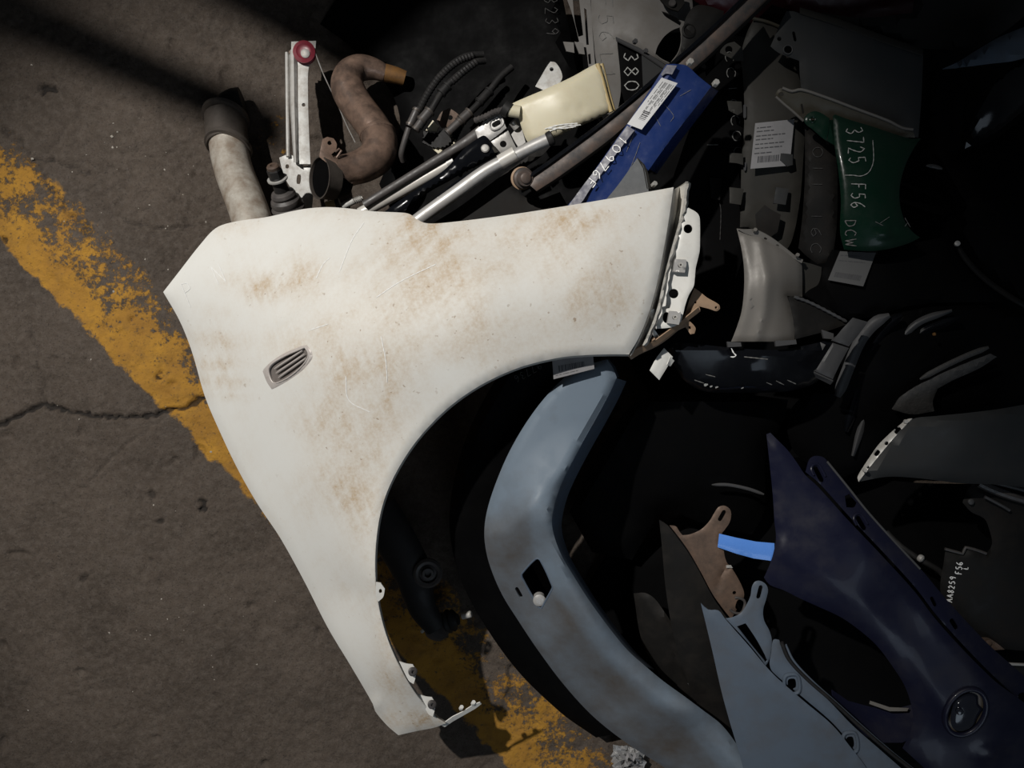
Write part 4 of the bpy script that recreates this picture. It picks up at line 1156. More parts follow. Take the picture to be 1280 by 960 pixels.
# ------------------------------------------------------------------ brown rail with bushing
rail = thing('support_rail', 'long brown scuffed metal rail running diagonally under the blue fender', 'rail')
RT = [(655,225),(691,200),(769,141),(839,81),(882,43),(937,-9)]
RBt = [(672,240),(700,222),(760,178),(795,148),(872,84),(905,54),(972,-10)]
ta, tb_ = catmull(RT, False, 60, 8), catmull(RBt, False, 60, 8)
n_ = 40
ta = ta[np.linspace(0, len(ta)-1, n_).astype(int)]; tb_ = tb_[np.linspace(0, len(tb_)-1, n_).astype(int)]
rz = np.linspace(.350, .400, n_)
def rl_(f, dz, sh=0):
    return [P(*(a * (1 - f) + b * f + [sh, sh]), z + dz) for a, b, z in zip(ta, tb_, rz)]
loft('web', [rl_(.10, -.004), rl_(.3, 0), rl_(.7, 0), rl_(.92, -.003)], M['rail_brown'], rail, .003)
loft('upper_flange', [rl_(-.12, -.03), rl_(-.10, .004), rl_(.08, .004), rl_(.10, -.006)], M['black_gloss'], rail, .002)
loft('lower_flange', [rl_(.90, -.006), rl_(.93, .002), rl_(1.05, -.002), rl_(1.10, -.03)], M['black_dusty'], rail, .002)
bu = lathe('bushing', P(653,223,.335), (.25,-.25,1), [(.012,0),(.0185,.002),(.0195,.008),(.0185,.012),(.015,.014),(.0155,.020),(.014,.023),(.010,.023),(.0095,.026),(.007,.0275)], M['rail_brown'], rail, 28)
lathe('bushing_washer', P(652,223,.330), (.25,-.25,1), [(.015,0),(.021,.001),(.021,.004),(.016,.006)], M['tan'], bu, 28)

# ------------------------------------------------------------------ warm grey bumper, its openings, chalk and comb
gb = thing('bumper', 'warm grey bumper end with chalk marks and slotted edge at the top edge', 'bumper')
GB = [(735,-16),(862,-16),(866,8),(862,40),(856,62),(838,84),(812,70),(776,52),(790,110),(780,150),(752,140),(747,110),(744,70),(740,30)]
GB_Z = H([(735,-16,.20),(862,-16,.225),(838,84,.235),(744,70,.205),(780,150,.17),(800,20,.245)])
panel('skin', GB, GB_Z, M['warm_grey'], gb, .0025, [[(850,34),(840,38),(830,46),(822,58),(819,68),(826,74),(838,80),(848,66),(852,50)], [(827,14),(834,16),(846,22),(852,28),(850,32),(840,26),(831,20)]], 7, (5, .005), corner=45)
COMB = [(704,-14),(737,-14),(740,30),(744,84),(736,86),(733,62),(722,58),(718,54),(724,52),(716,20)]
panel('slotted_edge', COMB, H([(704,-14,.20),(737,-14,.205),(744,84,.205),(722,56,.20)]), M['warm_grey'], gb, .003, [[(716,0),(724,0),(729,44),(723,46),(718,24)], [(730,10),(733,12),(736,56),(733,56)], [(735,68),(738,67),(739,80),(736,80)]], 5, corner=60)
for q in ([(704,52),(717,53),(718,66),(708,64)], [(718,52),(729,54),(731,68),(724,67)]):
    panel('hook_tab', q, .215, M['warm_grey'], gb, .004, (), 5, smooth=False)
PENW[0] = 1.1
write('F56', 746, -4, (.05, 1), 19, 1.1, 21, GB_Z, M['chalk_dim'], gb)
write('L1', 749, 66, (.1, 1), 17, 1.1, 20, GB_Z, M['chalk_dim'], gb)
bp_ = thing('panel', 'black plate chalked with a large number beside the cream tank', 'panel')
BP = [(771,48),(790,56),(812,68),(834,82),(828,96),(800,122),(785,140),(772,140),(776,110)]
BP_Z = H([(771,48,.262),(834,82,.258),(785,140,.225)])
panel('plate', BP, BP_Z, M['black'], bp_, .0025, (), 6, (2, .001), corner=45)
loft('clip_ledge', [[P(770,46,.266), P(800,60,.268), P(836,84,.262)], [P(771,50,.270), P(799,64,.272), P(833,87,.266)]], M['charcoal'], bp_, .003)
for u, v in ((793,53),(806,65)):
    hexes('ledge_clip', P(u, v, .268), (.2,0,1), .005, .008, M['charcoal'], bp_)
panel('side_face', [(802,68),(812,72),(832,84),(822,97),(804,112)], H([(802,68,.266),(832,84,.262),(804,112,.25)]), M['slate'], bp_, .002, (), 5, smooth=False)
PENW[0] = 1.5
write('380', 779.5, 65, (.03, 1), 18, 1.5, 18, BP_Z, M['chalk'], bp_)
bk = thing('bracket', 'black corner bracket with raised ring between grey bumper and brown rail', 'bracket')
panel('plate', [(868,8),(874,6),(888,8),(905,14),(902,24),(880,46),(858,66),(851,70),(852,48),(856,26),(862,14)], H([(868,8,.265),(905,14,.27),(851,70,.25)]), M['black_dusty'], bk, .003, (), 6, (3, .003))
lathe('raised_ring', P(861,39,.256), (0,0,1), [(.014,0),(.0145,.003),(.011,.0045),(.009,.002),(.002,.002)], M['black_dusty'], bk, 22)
rp = thing('bumper', 'dark red bumper edge showing behind the brown rail at top', 'bumper')
panel('skin', [(850,-18),(960,-20),(1180,-20),(1176,8),(1130,18),(1060,30),(1000,16),(965,6),(940,30),(905,20),(872,4)], H([(850,-18,.20),(1180,-20,.21),(1060,30,.17)]), M['maroon'], rp, .003, (), 10, (6, .008))
rg = thing('grommet_bolt', 'grey round bolt head on black stay above the warm grey bumper', 'bolt')
panel('stay', [(820,-14),(852,-14),(856,4),(848,14),(836,10),(826,0)], .268, M['black_dusty'], rg, .004, (), 6)
lathe('head', P(840,5,.268), (0,0,1), [(.007,0),(.0075,.004),(.006,.006)], M['rubber_grey'], rg, 16)

# ------------------------------------------------------------------ dark fenders under the label
b16 = thing('fender', 'black fender with column of chalk letters next to the blue fender', 'fender')
BK = [(880,100),(900,78),(912,66),(932,58),(940,120),(936,200),(938,300),(926,330),(900,400),(868,430),(858,360),(870,300),(846,262),(838,240),(852,190),(866,150)]
BK_Z = H([(880,100,.225),(936,60,.225),(938,300,.195),(868,430,.15),(846,240,.18),(900,200,.225)])
panel('skin', BK, BK_Z, M['black'], b16, .003, (), 9, (6, .006))
PENW[0] = 1.2
write('CCICCOO'.replace('O', '0'), 906, 64, (.09, 1), 11, 1.2, 20, BK_Z, M['chalk_dim'], b16, .002)
panel('hook_tab', [(887,222),(902,223),(900,250),(889,248)], BK_Z.at(894,235) + .010, M['black_dusty'], b16, .004, (), 5, smooth=False)
strokes('scratch', [[(898,248),(901,262),(900,300)]], BK_Z, .8, M['chalk_faint'], b16, .002)
strokes('scratch', [[(884,181),(898,181)]], BK_Z, 1.3, M['chalk_dim'], b16, .002)
lf = thing('fender', 'dark grey fender with crumpled paper label and square hook tabs', 'fender')
LF = [(926,70),(934,40),(943,23),(958,27),(975,33),(985,60),(1003,112),(1006,160),(1004,200),(1000,250),(990,300),(978,320),(960,300),(935,284),(925,284),(926,240),(927,200),(930,160),(930,120),(928,90)]
LF_Z = H([(943,23,.285),(1003,112,.285),(1000,250,.26),(960,300,.235),(925,284,.235),(929,130,.27),(965,160,.29)])
panel('skin', LF, LF_Z, M['dark_grey'], lf, .0025, [circ(957,268,.1,3)] if False else [], 8, (5, .005), corner=50)
panel('top_ear', [(901,62),(908,55),(918,52),(928,60),(930,76),(921,76),(908,70),(900,66)], H([(901,62,.275),(928,55,.283),(925,76,.275)]), M['dark_grey'], lf, .0025, [circ(911,62,4.6,12)], 4)
tube('top_edge', row([(941,23),(958,27),(976,34)], .288, 4), .003, M['olive'], lf, 8)
for q in ([(909,126),(927,127),(928,140),(922,144),(911,138)], [(912,191),(929,192),(929,206),(921,204),(912,203)], [(912,234),(930,236),(926,256),(912,254)]):
    panel('hook_tab', q, LF_Z.at(928, q[0][1]) + .010, M['dark_grey'], lf, .004, (), 4, (1.5, .001), smooth=False)
for q in ([(976,191),(991,193),(991,206),(984,208),(975,200)], [(970,234),(986,236),(982,256),(967,254)]):
    panel('hook_tab', q, LF_Z.at(980, q[0][1]) + .014, M['slate'], lf, .005, (), 4, (1.5, .001), smooth=False)
for qd in (slot(931,132,931,146,1.6), slot(932,204,931,212,1.4), slot(993,206,992,214,1.2)):
    panel('slot_lip', qd, LF_Z.at(932, 140 if qd[0][1] < 170 else 205) + .003, M['charcoal'], lf, .002, (), 3)
sheet(lf, [(944,154),(993,149),(987,207),(938,211)], H([(944,154,.2915),(993,149,.2955),(987,207,.291),(938,211,.2865),(966,180,.2975),(980,170,.299),(975,190,.294)]), [(.10,.45),(.18,.5),(.28,.8),(.36,.5),(.46,.8),(.55,.75),(.66,.5)], (.16,.74,.72,.88), M['paper_grey'], M['ink'])
panel('torn_flap', [(944,268),(952,260),(956,256),(964,262),(976,268),(972,290),(958,300),(946,290)], H([(944,268,.262),(976,268,.272),(958,300,.252),(960,275,.274)]), M['black_dusty'], lf, .002, (), 5)
# ------------------------------------------------------------------ grey fender with corner ear
gf = thing('fender', 'slate grey fender with two round holes in its upper corner ear', 'fender')
GF = [(983,14),(992,14),(1000,17),(1020,24),(1050,33),(1090,48),(1120,58),(1154,70),(1152,120),(1148,172),(1120,166),(1070,146),(1030,132),(1003,122),(1000,98),(999,76),(985,71),(973,66),(963,58),(970,42),(976,28)]
GF_Z = H([(983,14,.335),(1154,70,.33),(1148,172,.325),(1003,122,.315),(963,58,.33),(1070,90,.35)])
panel('skin', GF, GF_Z, M['slate'], gf, .0025, [circ(974,48.5,2.8,10), circ(985,62,5,12), slot(992,41,994,50,1.8)], 7, (3, .003), corner=50)
tube('hole_rim', [P(a, b, GF_Z.at(a, b) + .0005) for a, b in circ(985,62,5.6,20) + circ(985,62,5.6,20)[:1]], .0012, M['charcoal'], gf, 6)
loft('outer_hem', [[P(a, b, GF_Z.at(a, b) + .001) for a, b in ((1000,16),(1050,32),(1104,52),(1154,69))], [P(a, b - 3, GF_Z.at(a, b) - .004) for a, b in ((1000,14),(1050,29),(1104,49),(1154,66))], [P(a, b - 5, GF_Z.at(a, b) - .02) for a, b in ((1000,14),(1050,29),(1104,49),(1154,66))]], M['dark_grey'], gf, .002)
ob = thing('fender', 'olive grey fender strip with pale rolled edge between slate and green fenders', 'fender')
OB = [(969,119),(972,113),(977,110),(984,112),(990,114),(1001,112),(1030,121),(1070,136),(1110,151),(1140,163),(1144,172),(1100,170),(1060,160),(1038,152),(1020,150),(1004,152),(990,138),(978,128)]
OB_Z = H([(969,118,.365),(1140,165,.365),(1004,152,.35),(1040,130,.372)])
panel('strip', OB, OB_Z, M['olive'], ob, .0025, [circ(976.5,118,3.2,10), slot(1002,131,1004,141,1.4)], 5, (2, .002), corner=50)
tube('rolled_edge', row([(978,110),(990,114),(1001,112),(1030,121),(1070,136),(1110,151),(1128,160),(1141,162)], OB_Z, 4), .0026, M['silver_grey'], ob, 8)
tube('rolled_edge', row([(970,121),(980,130),(992,140),(1004,151)], OB_Z, 4), .0022, M['silver_grey'], ob, 8)
gr = thing('fender', 'dark green fender with chalked lot number and small corner ear', 'fender')
GR = [(1041,145),(1044,143),(1060,149),(1090,158),(1120,168),(1138,173),(1151,173),(1142,186),(1132,206),(1125,232),(1125,255),(1131,276),(1140,289),(1150,297),(1136,304),(1112,311),(1088,314),(1064,313),(1055,312),(1050,290),(1051,250),(1048,215),(1043,180)]
GR_Z = H([(1042,144,.385),(1150,173,.385),(1125,245,.39),(1150,297,.372),(1062,313,.365),(1048,230,.39),(1088,220,.405),(1100,290,.398)], bumps=[(1108,294,12,4,.006),(1116,288,6,6,-.003),(1100,284,8,5,-.003)])
panel('skin', GR, GR_Z, M['green'], gr, .0025, (), 4, (7, .004), corner=50)
panel('corner_ear', [(1005,149),(1010,142),(1018,139),(1026,141),(1037,148),(1036,160),(1033,176),(1026,171),(1016,162),(1007,155)], H([(1005,149,.380),(1037,148,.388),(1033,176,.384)]), M['green'], gr, .0025, [circ(1016,149.5,2.2,9)], 4, (2, .002), corner=55)
tube('ear_hole_rim', [P(a, b, .3835) for a, b in circ(1016,149.5,3.4,18) + circ(1016,149.5,3.4,18)[:1]], .0012, M['green'], gr, 6)
loft('ear_bridge', [[P(1036,150,.384), P(1034,176,.380)], [P(1043,150,.378), P(1044,182,.380)]], M['green'], gr, .002)
PENW[0] = 1.4
write('3725', 1057, 160, (.10, 1), 21, 1.4, 12.2, GR_Z, M['chalk'], gr, .002)
strokes('chalk_bracket', [[(1091,175),(1092,198),(1090,208),(1085,216),(1076,220),(1066,219),(1056,219)]], GR_Z, 1.1, M['chalk'], gr, .002)
write('F56', 1064, 229, (-.02, 1), 18, 1.4, 11.5, GR_Z, M['chalk'], gr, .002)
write('DCW', 1056, 275, (.02, 1), 14, 1.2, 12, GR_Z, M['chalk_dim'], gr, .002)
for ln in ([(1100,279),(1112,271)],[(1094,277),(1104,282)],[(1131,272),(1138,284)],[(1131,283),(1135,278)]):
    strokes('scratch', [ln], GR_Z, .8, M['chalk_dim'], gr, .002)
dp = thing('fender', 'black fender with faint chalk letters left of the green fender', 'fender')
DP = [(1006,156),(1018,166),(1030,178),(1040,183),(1045,196),(1047,230),(1046,280),(1042,312),(1036,328),(1022,330),(1008,320),(998,310),(1003,270),(1006,220)]
DP_Z = H([(1006,156,.33),(1045,196,.34),(1036,328,.31),(998,310,.30),(1028,240,.345)])
panel('skin', DP, DP_Z, M['black_dusty'], dp, .0025, (), 6, (5, .006))
PENW[0] = 1.0
write('0II I6C', 1016, 183, (-.02, 1), 13, 1, 20, DP_Z, M['chalk_faint'], dp, .002)
bbs = thing('bumper', 'black bumper cover below the green fender with a dark label', 'bumper')
BS = [(1040,312),(1100,318),(1150,302),(1190,296),(1200,320),(1230,350),(1270,378),(1200,378),(1140,382),(1090,396),(1060,398),(1030,380),(1028,340)]
BS_Z = H([(1040,312,.325),(1190,300,.30),(1270,378,.28),(1090,396,.31),(1030,370,.315),(1110,350,.335)])
panel('skin', BS, BS_Z, M['black'], bbs, .003, (), 10, (8, .010))
sheet(bbs, [(1050,314),(1095,316),(1079,358),(1035,350)], H([(1050,314,.332),(1095,316,.338),(1079,358,.337),(1035,350,.327)]), [(.12,.6),(.3,.8)], (.12,.70,.85,.86), M['paper_dark'], M['ink'])
# ------------------------------------------------------------------ glossy black pieces in the far corner
gc = thing('bumper', 'glossy black bumper corner with bluish sheen coloured in at top right', 'bumper')
GC = [(1206,186),(1212,160),(1222,130),(1236,106),(1262,84),(1300,60),(1300,120),(1270,146),(1244,166),(1222,178)]
GC_Z = H([(1206,186,.395),(1236,106,.43),(1300,60,.43),(1300,120,.40),(1250,130,.445)])
panel('lower_lobe', GC, GC_Z, M['black_gloss'], gc, .003, (), 7, (8, .012))
GC2 = [(1178,86),(1196,78),(1222,62),(1250,46),(1300,26),(1300,66),(1268,76),(1236,80),(1204,84)]
GC2_Z = H([(1178,86,.40),(1250,46,.43),(1300,26,.43),(1300,66,.43),(1240,66,.45)])
panel('upper_lobe', GC2, GC2_Z, M['bluegrey'], gc, .003, (), 7, (6, .010))  # blue-grey colour stands in for the sheen on this black lobe
gp = thing('panel', 'broad matt black panel across the top right edge', 'panel')
panel('sheet', [(1010,14),(1080,22),(1140,16),(1146,-20),(1300,-20),(1290,10),(1240,50),(1206,66),(1190,62),(1150,60),(1100,44),(1050,27)], H([(1010,14,.30),(1300,-20,.34),(1206,66,.30),(1100,44,.295)]), M['black_dusty'], gp, .003, (), 10, (8, .010))
gl = thing('bumper', 'large black rounded bumper beyond the green fender at right edge', 'bumper')
GLO = [(1158,80),(1180,95),(1206,120),(1200,190),(1240,176),(1300,130),(1300,392),(1276,380),(1244,356),(1218,332),(1200,308),(1194,290),(1200,260),(1180,230),(1158,190)]
GL_Z = H([(1158,80,.29),(1300,130,.31),(1300,392,.30),(1200,308,.30),(1158,190,.27),(1250,260,.345)])
panel('skin', GLO, GL_Z, M['black'], gl, .003, (), 12, (10, .014))
ribbon('bottom_bead', [(1195,302),(1206,322),(1226,344),(1252,364),(1282,382),(1300,390)], 7, .318, .31, M['black_dusty'], gl, .003)
lathe('screw_head', P(1196,305,.322), (-.2,.2,1), [(.005,0),(.005,.004),(.002,.005)], M['galv'], gl, 12)
ribbon('badge_bar', [(1158,207),(1168,208),(1178,211)], 5, .300, .300, M['charcoal'], gl, .002)

# ------------------------------------------------------------------ black covers lying underneath everything, the first laid in place of shaded ground
u1 = thing('bumper', 'black bumper cover spread in place of shaded ground under the hoses and cream tank at the top', 'bumper')
panel('skin', [(432,-20),(560,-20),(700,-20),(712,40),(722,90),(750,150),(760,230),(740,285),(640,296),(540,296),(490,262),(474,230),(500,160),(486,110),(440,60),(400,30)], H([(432,-20,.03),(712,40,.12),(700,200,.12),(480,215,.03),(440,60,.026),(600,110,.07)]), M['black'], u1, .003, (), 14, (12, .02))
PENW[0] = 1.0
write('3239', 680, -4, (.06, 1), 16, 1, 13, H([(432,-20,.03),(712,40,.12),(700,200,.12),(480,215,.03),(440,60,.026),(600,110,.07)]), M['chalk_faint'], u1, .002)
u2 = thing('bumper', 'black bumper cover lowest in the pile under the grey and green fenders', 'bumper')
panel('skin', [(740,-20),(1300,-20),(1300,590),(1160,585),(1000,585),(900,560),(820,500),(780,430),(740,250),(720,120)], H([(740,-20,.06),(1300,-20,.08),(1300,470,.10),(840,470,.08),(1050,220,.15)]), M['black'], u2, .003, (), 20, (16, .03))
u3 = thing('bumper', 'black bumper cover lowest in the pile around the navy fender', 'bumper')
panel('skin', [(960,600),(1050,596),(1160,604),(1300,604),(1300,990),(960,990),(868,990),(830,890),(770,800),(735,730),(760,690),(860,660)], H([(960,600,.05),(1300,600,.08),(1300,990,.06),(868,990,.014),(735,730,.016),(830,890,.014),(1100,800,.07)]), M['black'], u3, .003, (), 20, (16, .008))

# ================================================================== UPPER LEFT SCRAP
# ------------------------------------------------------------------ pale exhaust pipe with collar
ep = thing('exhaust_pipe', 'pale stained exhaust pipe with dark clamp collar left of the metal rail', 'pipe')
tube('pipe', path([(322,300,.175),(314,272,.155),(304,244,.13),(294,218,.105),(288,196,.085),(285,178,.072)], 5), .0405, M['pipe_pale'], ep, 36, .002)
tube('sleeve', path([(285,182,.074),(283,164,.062),(282,146,.052)], 5), .0445, M['pipe_dark'], ep, 36, .003)
for (u, v, z, r_) in ((285.5,183,.075,.0500),(282,147,.054,.0500)):
    d_ = Vector((.1,.85,-.5)) if v > 160 else Vector((.05,.85,-.5))
    lathe('clamp_ring', P(u, v, z), d_, [(r_-.005,-.006),(r_,-.005),(r_+.001,.004),(r_-.005,.006)], M['pipe_dark'], ep, 36)
tube('dark_elbow', path([(283,152,.050),(286,140,.044),(294,131,.040),(304,128,.038)], 4), [.038,.038,.036,.033], M['black_dusty'], ep, 24)
# ------------------------------------------------------------------ window regulator rail
wr = thing('window_regulator', 'white metal window regulator rail with crimson cable pulley', 'car part')
WZ = lambda v: .135 - .0004 * (200 - v)
pl_ = panel('rail', [(364,52),(395,51),(393,72),(386,84),(385,120),(386,160),(388,205),(372,205),(372,120),(371,80),(365,74)], H([(364,52,.10),(395,51,.10),(388,205,.145),(372,205,.145)]), M['white_metal'], wr, .004, [circ(379.5,131,2.4,9)], 6, (2, .002), corner=45)
loft('channel_wall', [[P(371,60,.104), P(371.5,130,.124), P(372.5,203,.147)], [P(367,60,.112), P(368,130,.132), P(370,203,.155)], [P(363.5,62,.110), P(364,130,.130), P(368,203,.152)], [P(361,64,.096), P(362,130,.116), P(367,203,.138)]], M['galv'], wr, .0015)
tube('guide_rod', [P(358.5,66,.10), P(359,120,.115), P(360,196,.137)], .0038, M['galv'], wr, 10)
lathe('rod_end', P(362,66,.10), (1,0,.1), [(.005,0),(.005,.012),(.003,.013)], M['rust'], wr, 12)
py_ = lathe('pulley', P(382,68,.106), (.05,-.05,1), [(.0215,0),(.0235,.003),(.0235,.006),(.019,.008),(.019,.011),(.0235,.013),(.0235,.016),(.016,.019),(.013,.017),(.006,.017)], M['crimson'], wr, 30, label='crimson plastic pulley')
lathe('pulley_hub', P(382,67.5,.122), (.05,-.05,1), [(.0095,0),(.0095,.004),(.006,.006)], M['galv'], py_, 18)
tube('cable', path([(394,66,.118),(404,92,.100),(420,126,.070),(434,158,.045),(444,178,.035)], 8), .0012, M['galv'], wr, 6)
panel('base_plate', [(349,197),(362,193),(373,200),(380,208),(388,206),(392,230),(390,262),(374,262),(366,240),(355,220)], H([(349,197,.128),(388,206,.132),(390,262,.115),(366,240,.120)]), M['white_metal'], wr, .003, [rr(359,208,2,2.5), rr(373.5,224,2.5,6,.1)], 4, (2, .002), corner=50)
# ------------------------------------------------------------------ tie-rod end with its rubber boot
tr = thing('tie_rod_end', 'tie rod end with dusty rubber boot and nut left of the sooty pipe mouth', 'car part')
ax = (P(341,208,.235) - P(362,264,.165)).normalized()
c0 = P(362,264,.165)
L_ = (P(341,208,.235) - c0).length
lathe('boot', c0, ax, [(.030,-.01),(.034,.004),(.0345,.010),(.030,.016),(.0315,.021),(.030,.028),(.024,.033),(.0255,.038),(.023,.044),(.016,.048)], M['rubber_grey'], tr, 30)
lathe('stud', c0 + ax * .046, ax, [(.0155,0),(.0145,.010),(.015,.032),(.011,.036)], M['rubber'], tr, 22)
lathe('washer', c0 + ax * (L_ - .030), ax, [(.013,0),(.0205,.001),(.0205,.004),(.013,.005)], M['galv'], tr, 26)
nt2 = hexes('nut', c0 + ax * (L_ - .025), ax, .0155, .020, M['rubber'], tr)
lathe('bolt_head', c0 + ax * (L_ - .006), ax, [(.0125,0),(.0130,.006),(.0105,.009),(.005,.009),(.004,.005)], M['rust'], tr, 18)
# ------------------------------------------------------------------ brown exhaust elbow
ee = thing('exhaust_elbow', 'heat browned bent exhaust pipe with open sooty mouth beside the crimson pulley', 'pipe')
tube('upper_bend', path([(482,92,.075),(466,86,.08),(450,85,.085),(438,92,.095),(434,106,.105),(441,124,.115),(454,142,.13),(466,158,.145),(472,168,.15)], 4), [.018,.024,.029,.033,.036,.0355,.035,.035,.035], M['pipe_brown'], ee, 32, .002)
tube('rusty_tip', path([(506,98,.065),(494,94,.070),(481,91,.075)], 3), [.016,.018,.019], M['rust_orange'], ee, 24, .002)
tube('lower_bend', path([(471,166,.15),(475,180,.160),(470,196,.170),(456,206,.180),(438,212,.190),(420,216,.200)], 4), [.0365,.037,.036,.034,.032,.034], M['pipe_brown'], ee, 32, .002)
lathe('seam_ring', P(472,168,.15), (.25,-.85,.25), [(.0345,-.004),(.0385,-.003),(.0385,.003),(.0345,.004)], M['pipe_brown'], ee, 32)
mth_ax = Vector((-.74, -.06, .67)).normalized()
mc = P(399,222,.218)
lathe('flange_mouth', mc - mth_ax * .03, mth_ax, [(.034,-.004),(.041,.0),(.0415,.026),(.0425,.030),(.0395,.030),(.0385,.024),(.0385,.010)], M['pipe_dark'], ee, 40)
lathe('sooty_bore', mc - mth_ax * .03, mth_ax, [(.0383,.024),(.036,-.012),(.030,-.03),(.002,-.032)][::-1] + [(.0384,.0245),(.0383,.024)], M['black'], ee, 32)
panel('bracket_ear', [(399,196),(401,184),(403,174),(409,171),(417,173),(421,180),(420,188),(414,193),(420,200),(428,206),(424,212),(412,206)], H([(399,196,.238),(410,171,.228),(428,206,.228)]), M['pipe_brown'], ee, .003, [circ(412,178.5,2.8,9)], 4, (1.5, .001))
tube('stay_wire', [P(419,190,.233), P(424,186,.233), P(427,188,.231), P(421,197,.229)], .0022, M['pipe_brown'], ee, 8)
for nm, pts, r_, mt_, lb_ in (('plug', [(408,258,.17),(424,254,.17)], .010, 'cream_edge', 'cream plug end showing above the white fender top edge'), ('cable_end', [(428,258,.18),(442,251,.18)], .007, 'white_metal', 'white threaded cable end beside the cream plug')):
    t = thing(nm, lb_, 'fitting')
    tube('body', path(pts, 3), r_, M[mt_], t, 14)
    if nm == 'cable_end':
        tube('thread', path([(440,252,.18),(452,248,.181)], 1.2), .0062, M['galv'], t, 12, ripple=.2)
        tube('ferrule', path([(450,249,.181),(453,247,.181)], 2), .0045, M['edge_metal'], t, 10)
    else:
        tube('collar', path([(420,255.5,.17),(425,254,.17)], 2), .0115, M['rubber_grey'], t, 14)
# ------------------------------------------------------------------ rubber hoses
def hose_(label, pts, r_, cor=None, cuffs=(), end=None):
    t = thing('rubber_hose', label, 'hose')
    tube('hose', path(pts, 4), r_, M['rubber'], t, 14, .0015)
    if cor:
        tube('corrugated_sleeve', path(cor, 2.2), r_ * 1.08, M['rubber'], t, 14, ripple=.10, sharp=20)
    for a, b, rr_, m_ in cuffs:
        tube('cuff', path([a, b], 3), rr_, M[m_], t, 16)
        for f in (0.1, .9):
            c = P(*a).lerp(P(*b), f)
            lathe('clamp_band', c, P(*b) - P(*a), [(rr_,-.002),(rr_ + .0016,-.0018),(rr_ + .0016,.0018),(rr_,.002)], M['pipe_dark'] if m_ == 'rubber_grey' else M['rubber'], t, 16)
    if end:
        tube('end_pipe', path(end, 4), r_ * .95, M['rubber_grey'], t, 12)
hose_('corrugated rubber hose outermost of the bundle, its tail hanging below the clamps', [(604,68,.165),(584,70,.175),(566,80,.18),(548,98,.18),(534,118,.18),(524,138,.18),(514,158,.18)], .0068, [(592,69,.173),(572,77,.18),(550,96,.182),(535,117,.182),(524,138,.182)], [((522,136,.182),(512,158,.18),.0085,'rubber_grey')], [(511,160,.18),(506,176,.175),(502,192,.165),(504,201,.15)])
hose_('rubber hose with ringed cuff lying inside the outermost corrugated hose', [(606,76,.177),(594,78,.187),(578,90,.192),(562,104,.194),(552,116,.196),(540,136,.198),(524,160,.198)], .0068, [(596,77,.188),(580,89,.194),(564,103,.196)], [((560,107,.196),(551,117,.197),.0095,'rubber'), ((538,138,.198),(526,152,.198),.0105,'rubber_grey'), ((528,150,.198),(519,163,.198),.008,'rubber_grey')])
hose_('rubber hose nearest the cream tank with cut open lower end', [(640,84,.16),(626,96,.165),(612,114,.17),(598,130,.174),(584,144,.178),(562,166,.178)], .0070, None, [((613,113,.170),(598,129,.174),.0095,'rubber'), ((588,140,.177),(576,151,.178),.0105,'rubber_grey'), ((576,151,.178),(559,167,.178),.0090,'rubber_grey')])
gp2 = thing('hose_bracket', 'rusty steel hose bracket with cream toothed plate between the rubber hoses', 'bracket')
panel('steel_plate', [(546,150),(552,140),(562,135),(572,142),(578,150),(566,158),(552,160)], H([(546,150,.155),(562,135,.165),(566,158,.155)]), M['rust'], gp2, .003, [circ(563,147,3,9)], 3, (1.5, .001))
panel('toothed_plate', [(532,163),(541,150),(549,158),(545,164)], .16, M['cream'], gp2, .004, (), 4, smooth=False)
panel('toothed_plate', [(541,186),(556,180),(550,194)], .15, M['cream'], gp2, .004, (), 4, smooth=False)
panel('toothed_plate', [(564,182),(569,174),(573,179),(568,184)], .15, M['cream'], gp2, .004, (), 4, smooth=False)
bl_ = catmull([(530,164),(545,166),(556,160),(566,172),(558,182),(542,184),(528,178)], True, 60, 3)
panel('black_comb', [(a + (1 if i % 2 else -.6), b + (1 if i % 2 else -.6)) for i, (a, b) in enumerate(bl_)], .158, M['rubber'], gp2, .006, (), 4, smooth=False)
# ------------------------------------------------------------------ cream tank
tk = thing('washer_tank', 'cream plastic fluid tank with stained seam beside chalked black plate', 'tank')
TK = [(634,133),(645,127),(680,112),(715,96),(742,81),(749,79),(755,84),(761,108),(767,138),(745,149),(715,162),(690,173),(670,180),(660,178),(652,160),(648,148)]
TK_Z = H([(634,133,.290),(745,80,.315),(767,138,.306),(660,178,.288),(705,130,.322)], bumps=[(712,137,3,3,-.004),(727,136,2.5,2.5,-.003)])
panel('shell', TK, TK_Z, M['cream'], tk, .055, (), 6, (7, .012), corner=70, sharp=60)
tube('seam', row([(747,80),(753,100),(758,120),(764,140)], H([(747,80,.313),(764,140,.304),(700,110,.317)]), 4), .0042, M['cream_edge'], tk, 10)
tube('seam', row([(752,80),(757,100),(762,120),(767,138)], H([(747,80,.305),(764,140,.296),(700,110,.317)]), 4), .0038, M['cream_edge'], tk, 10)
tube('filler_neck', path([(650,140,.295),(636,138,.295)], 3), .0115, M['cream'], tk, 18)
cp_ = tube('cap', path([(637,139,.295),(630,134,.295)], 3), .0145, M['rubber'], tk, 18)
tube('breather', path([(630,137,.295),(618,140,.29),(606,146,.285),(593,151,.28)], 2.4), .0056, M['rubber_grey'], cp_, 12, ripple=.14, sharp=20)
panel('mount_ear', [(669,108),(676,96),(683,84),(688,77),(694,78),(700,86),(703,96),(700,104),(680,113)], H([(669,110,.29),(690,77,.28),(703,100,.30)]), M['white_metal'], tk, .003, [circ(689.5,86.5,2.6,9)], 4, (2, .002), corner=45)
for q in ([(681,161),(700,156),(722,154)],[(686,164),(704,158),(726,156)],[(684,160),(706,160),(720,158)]):
    strokes('rubbed_mark', [q], TK_Z, 1.8, M['pen_pale'], tk, .002)
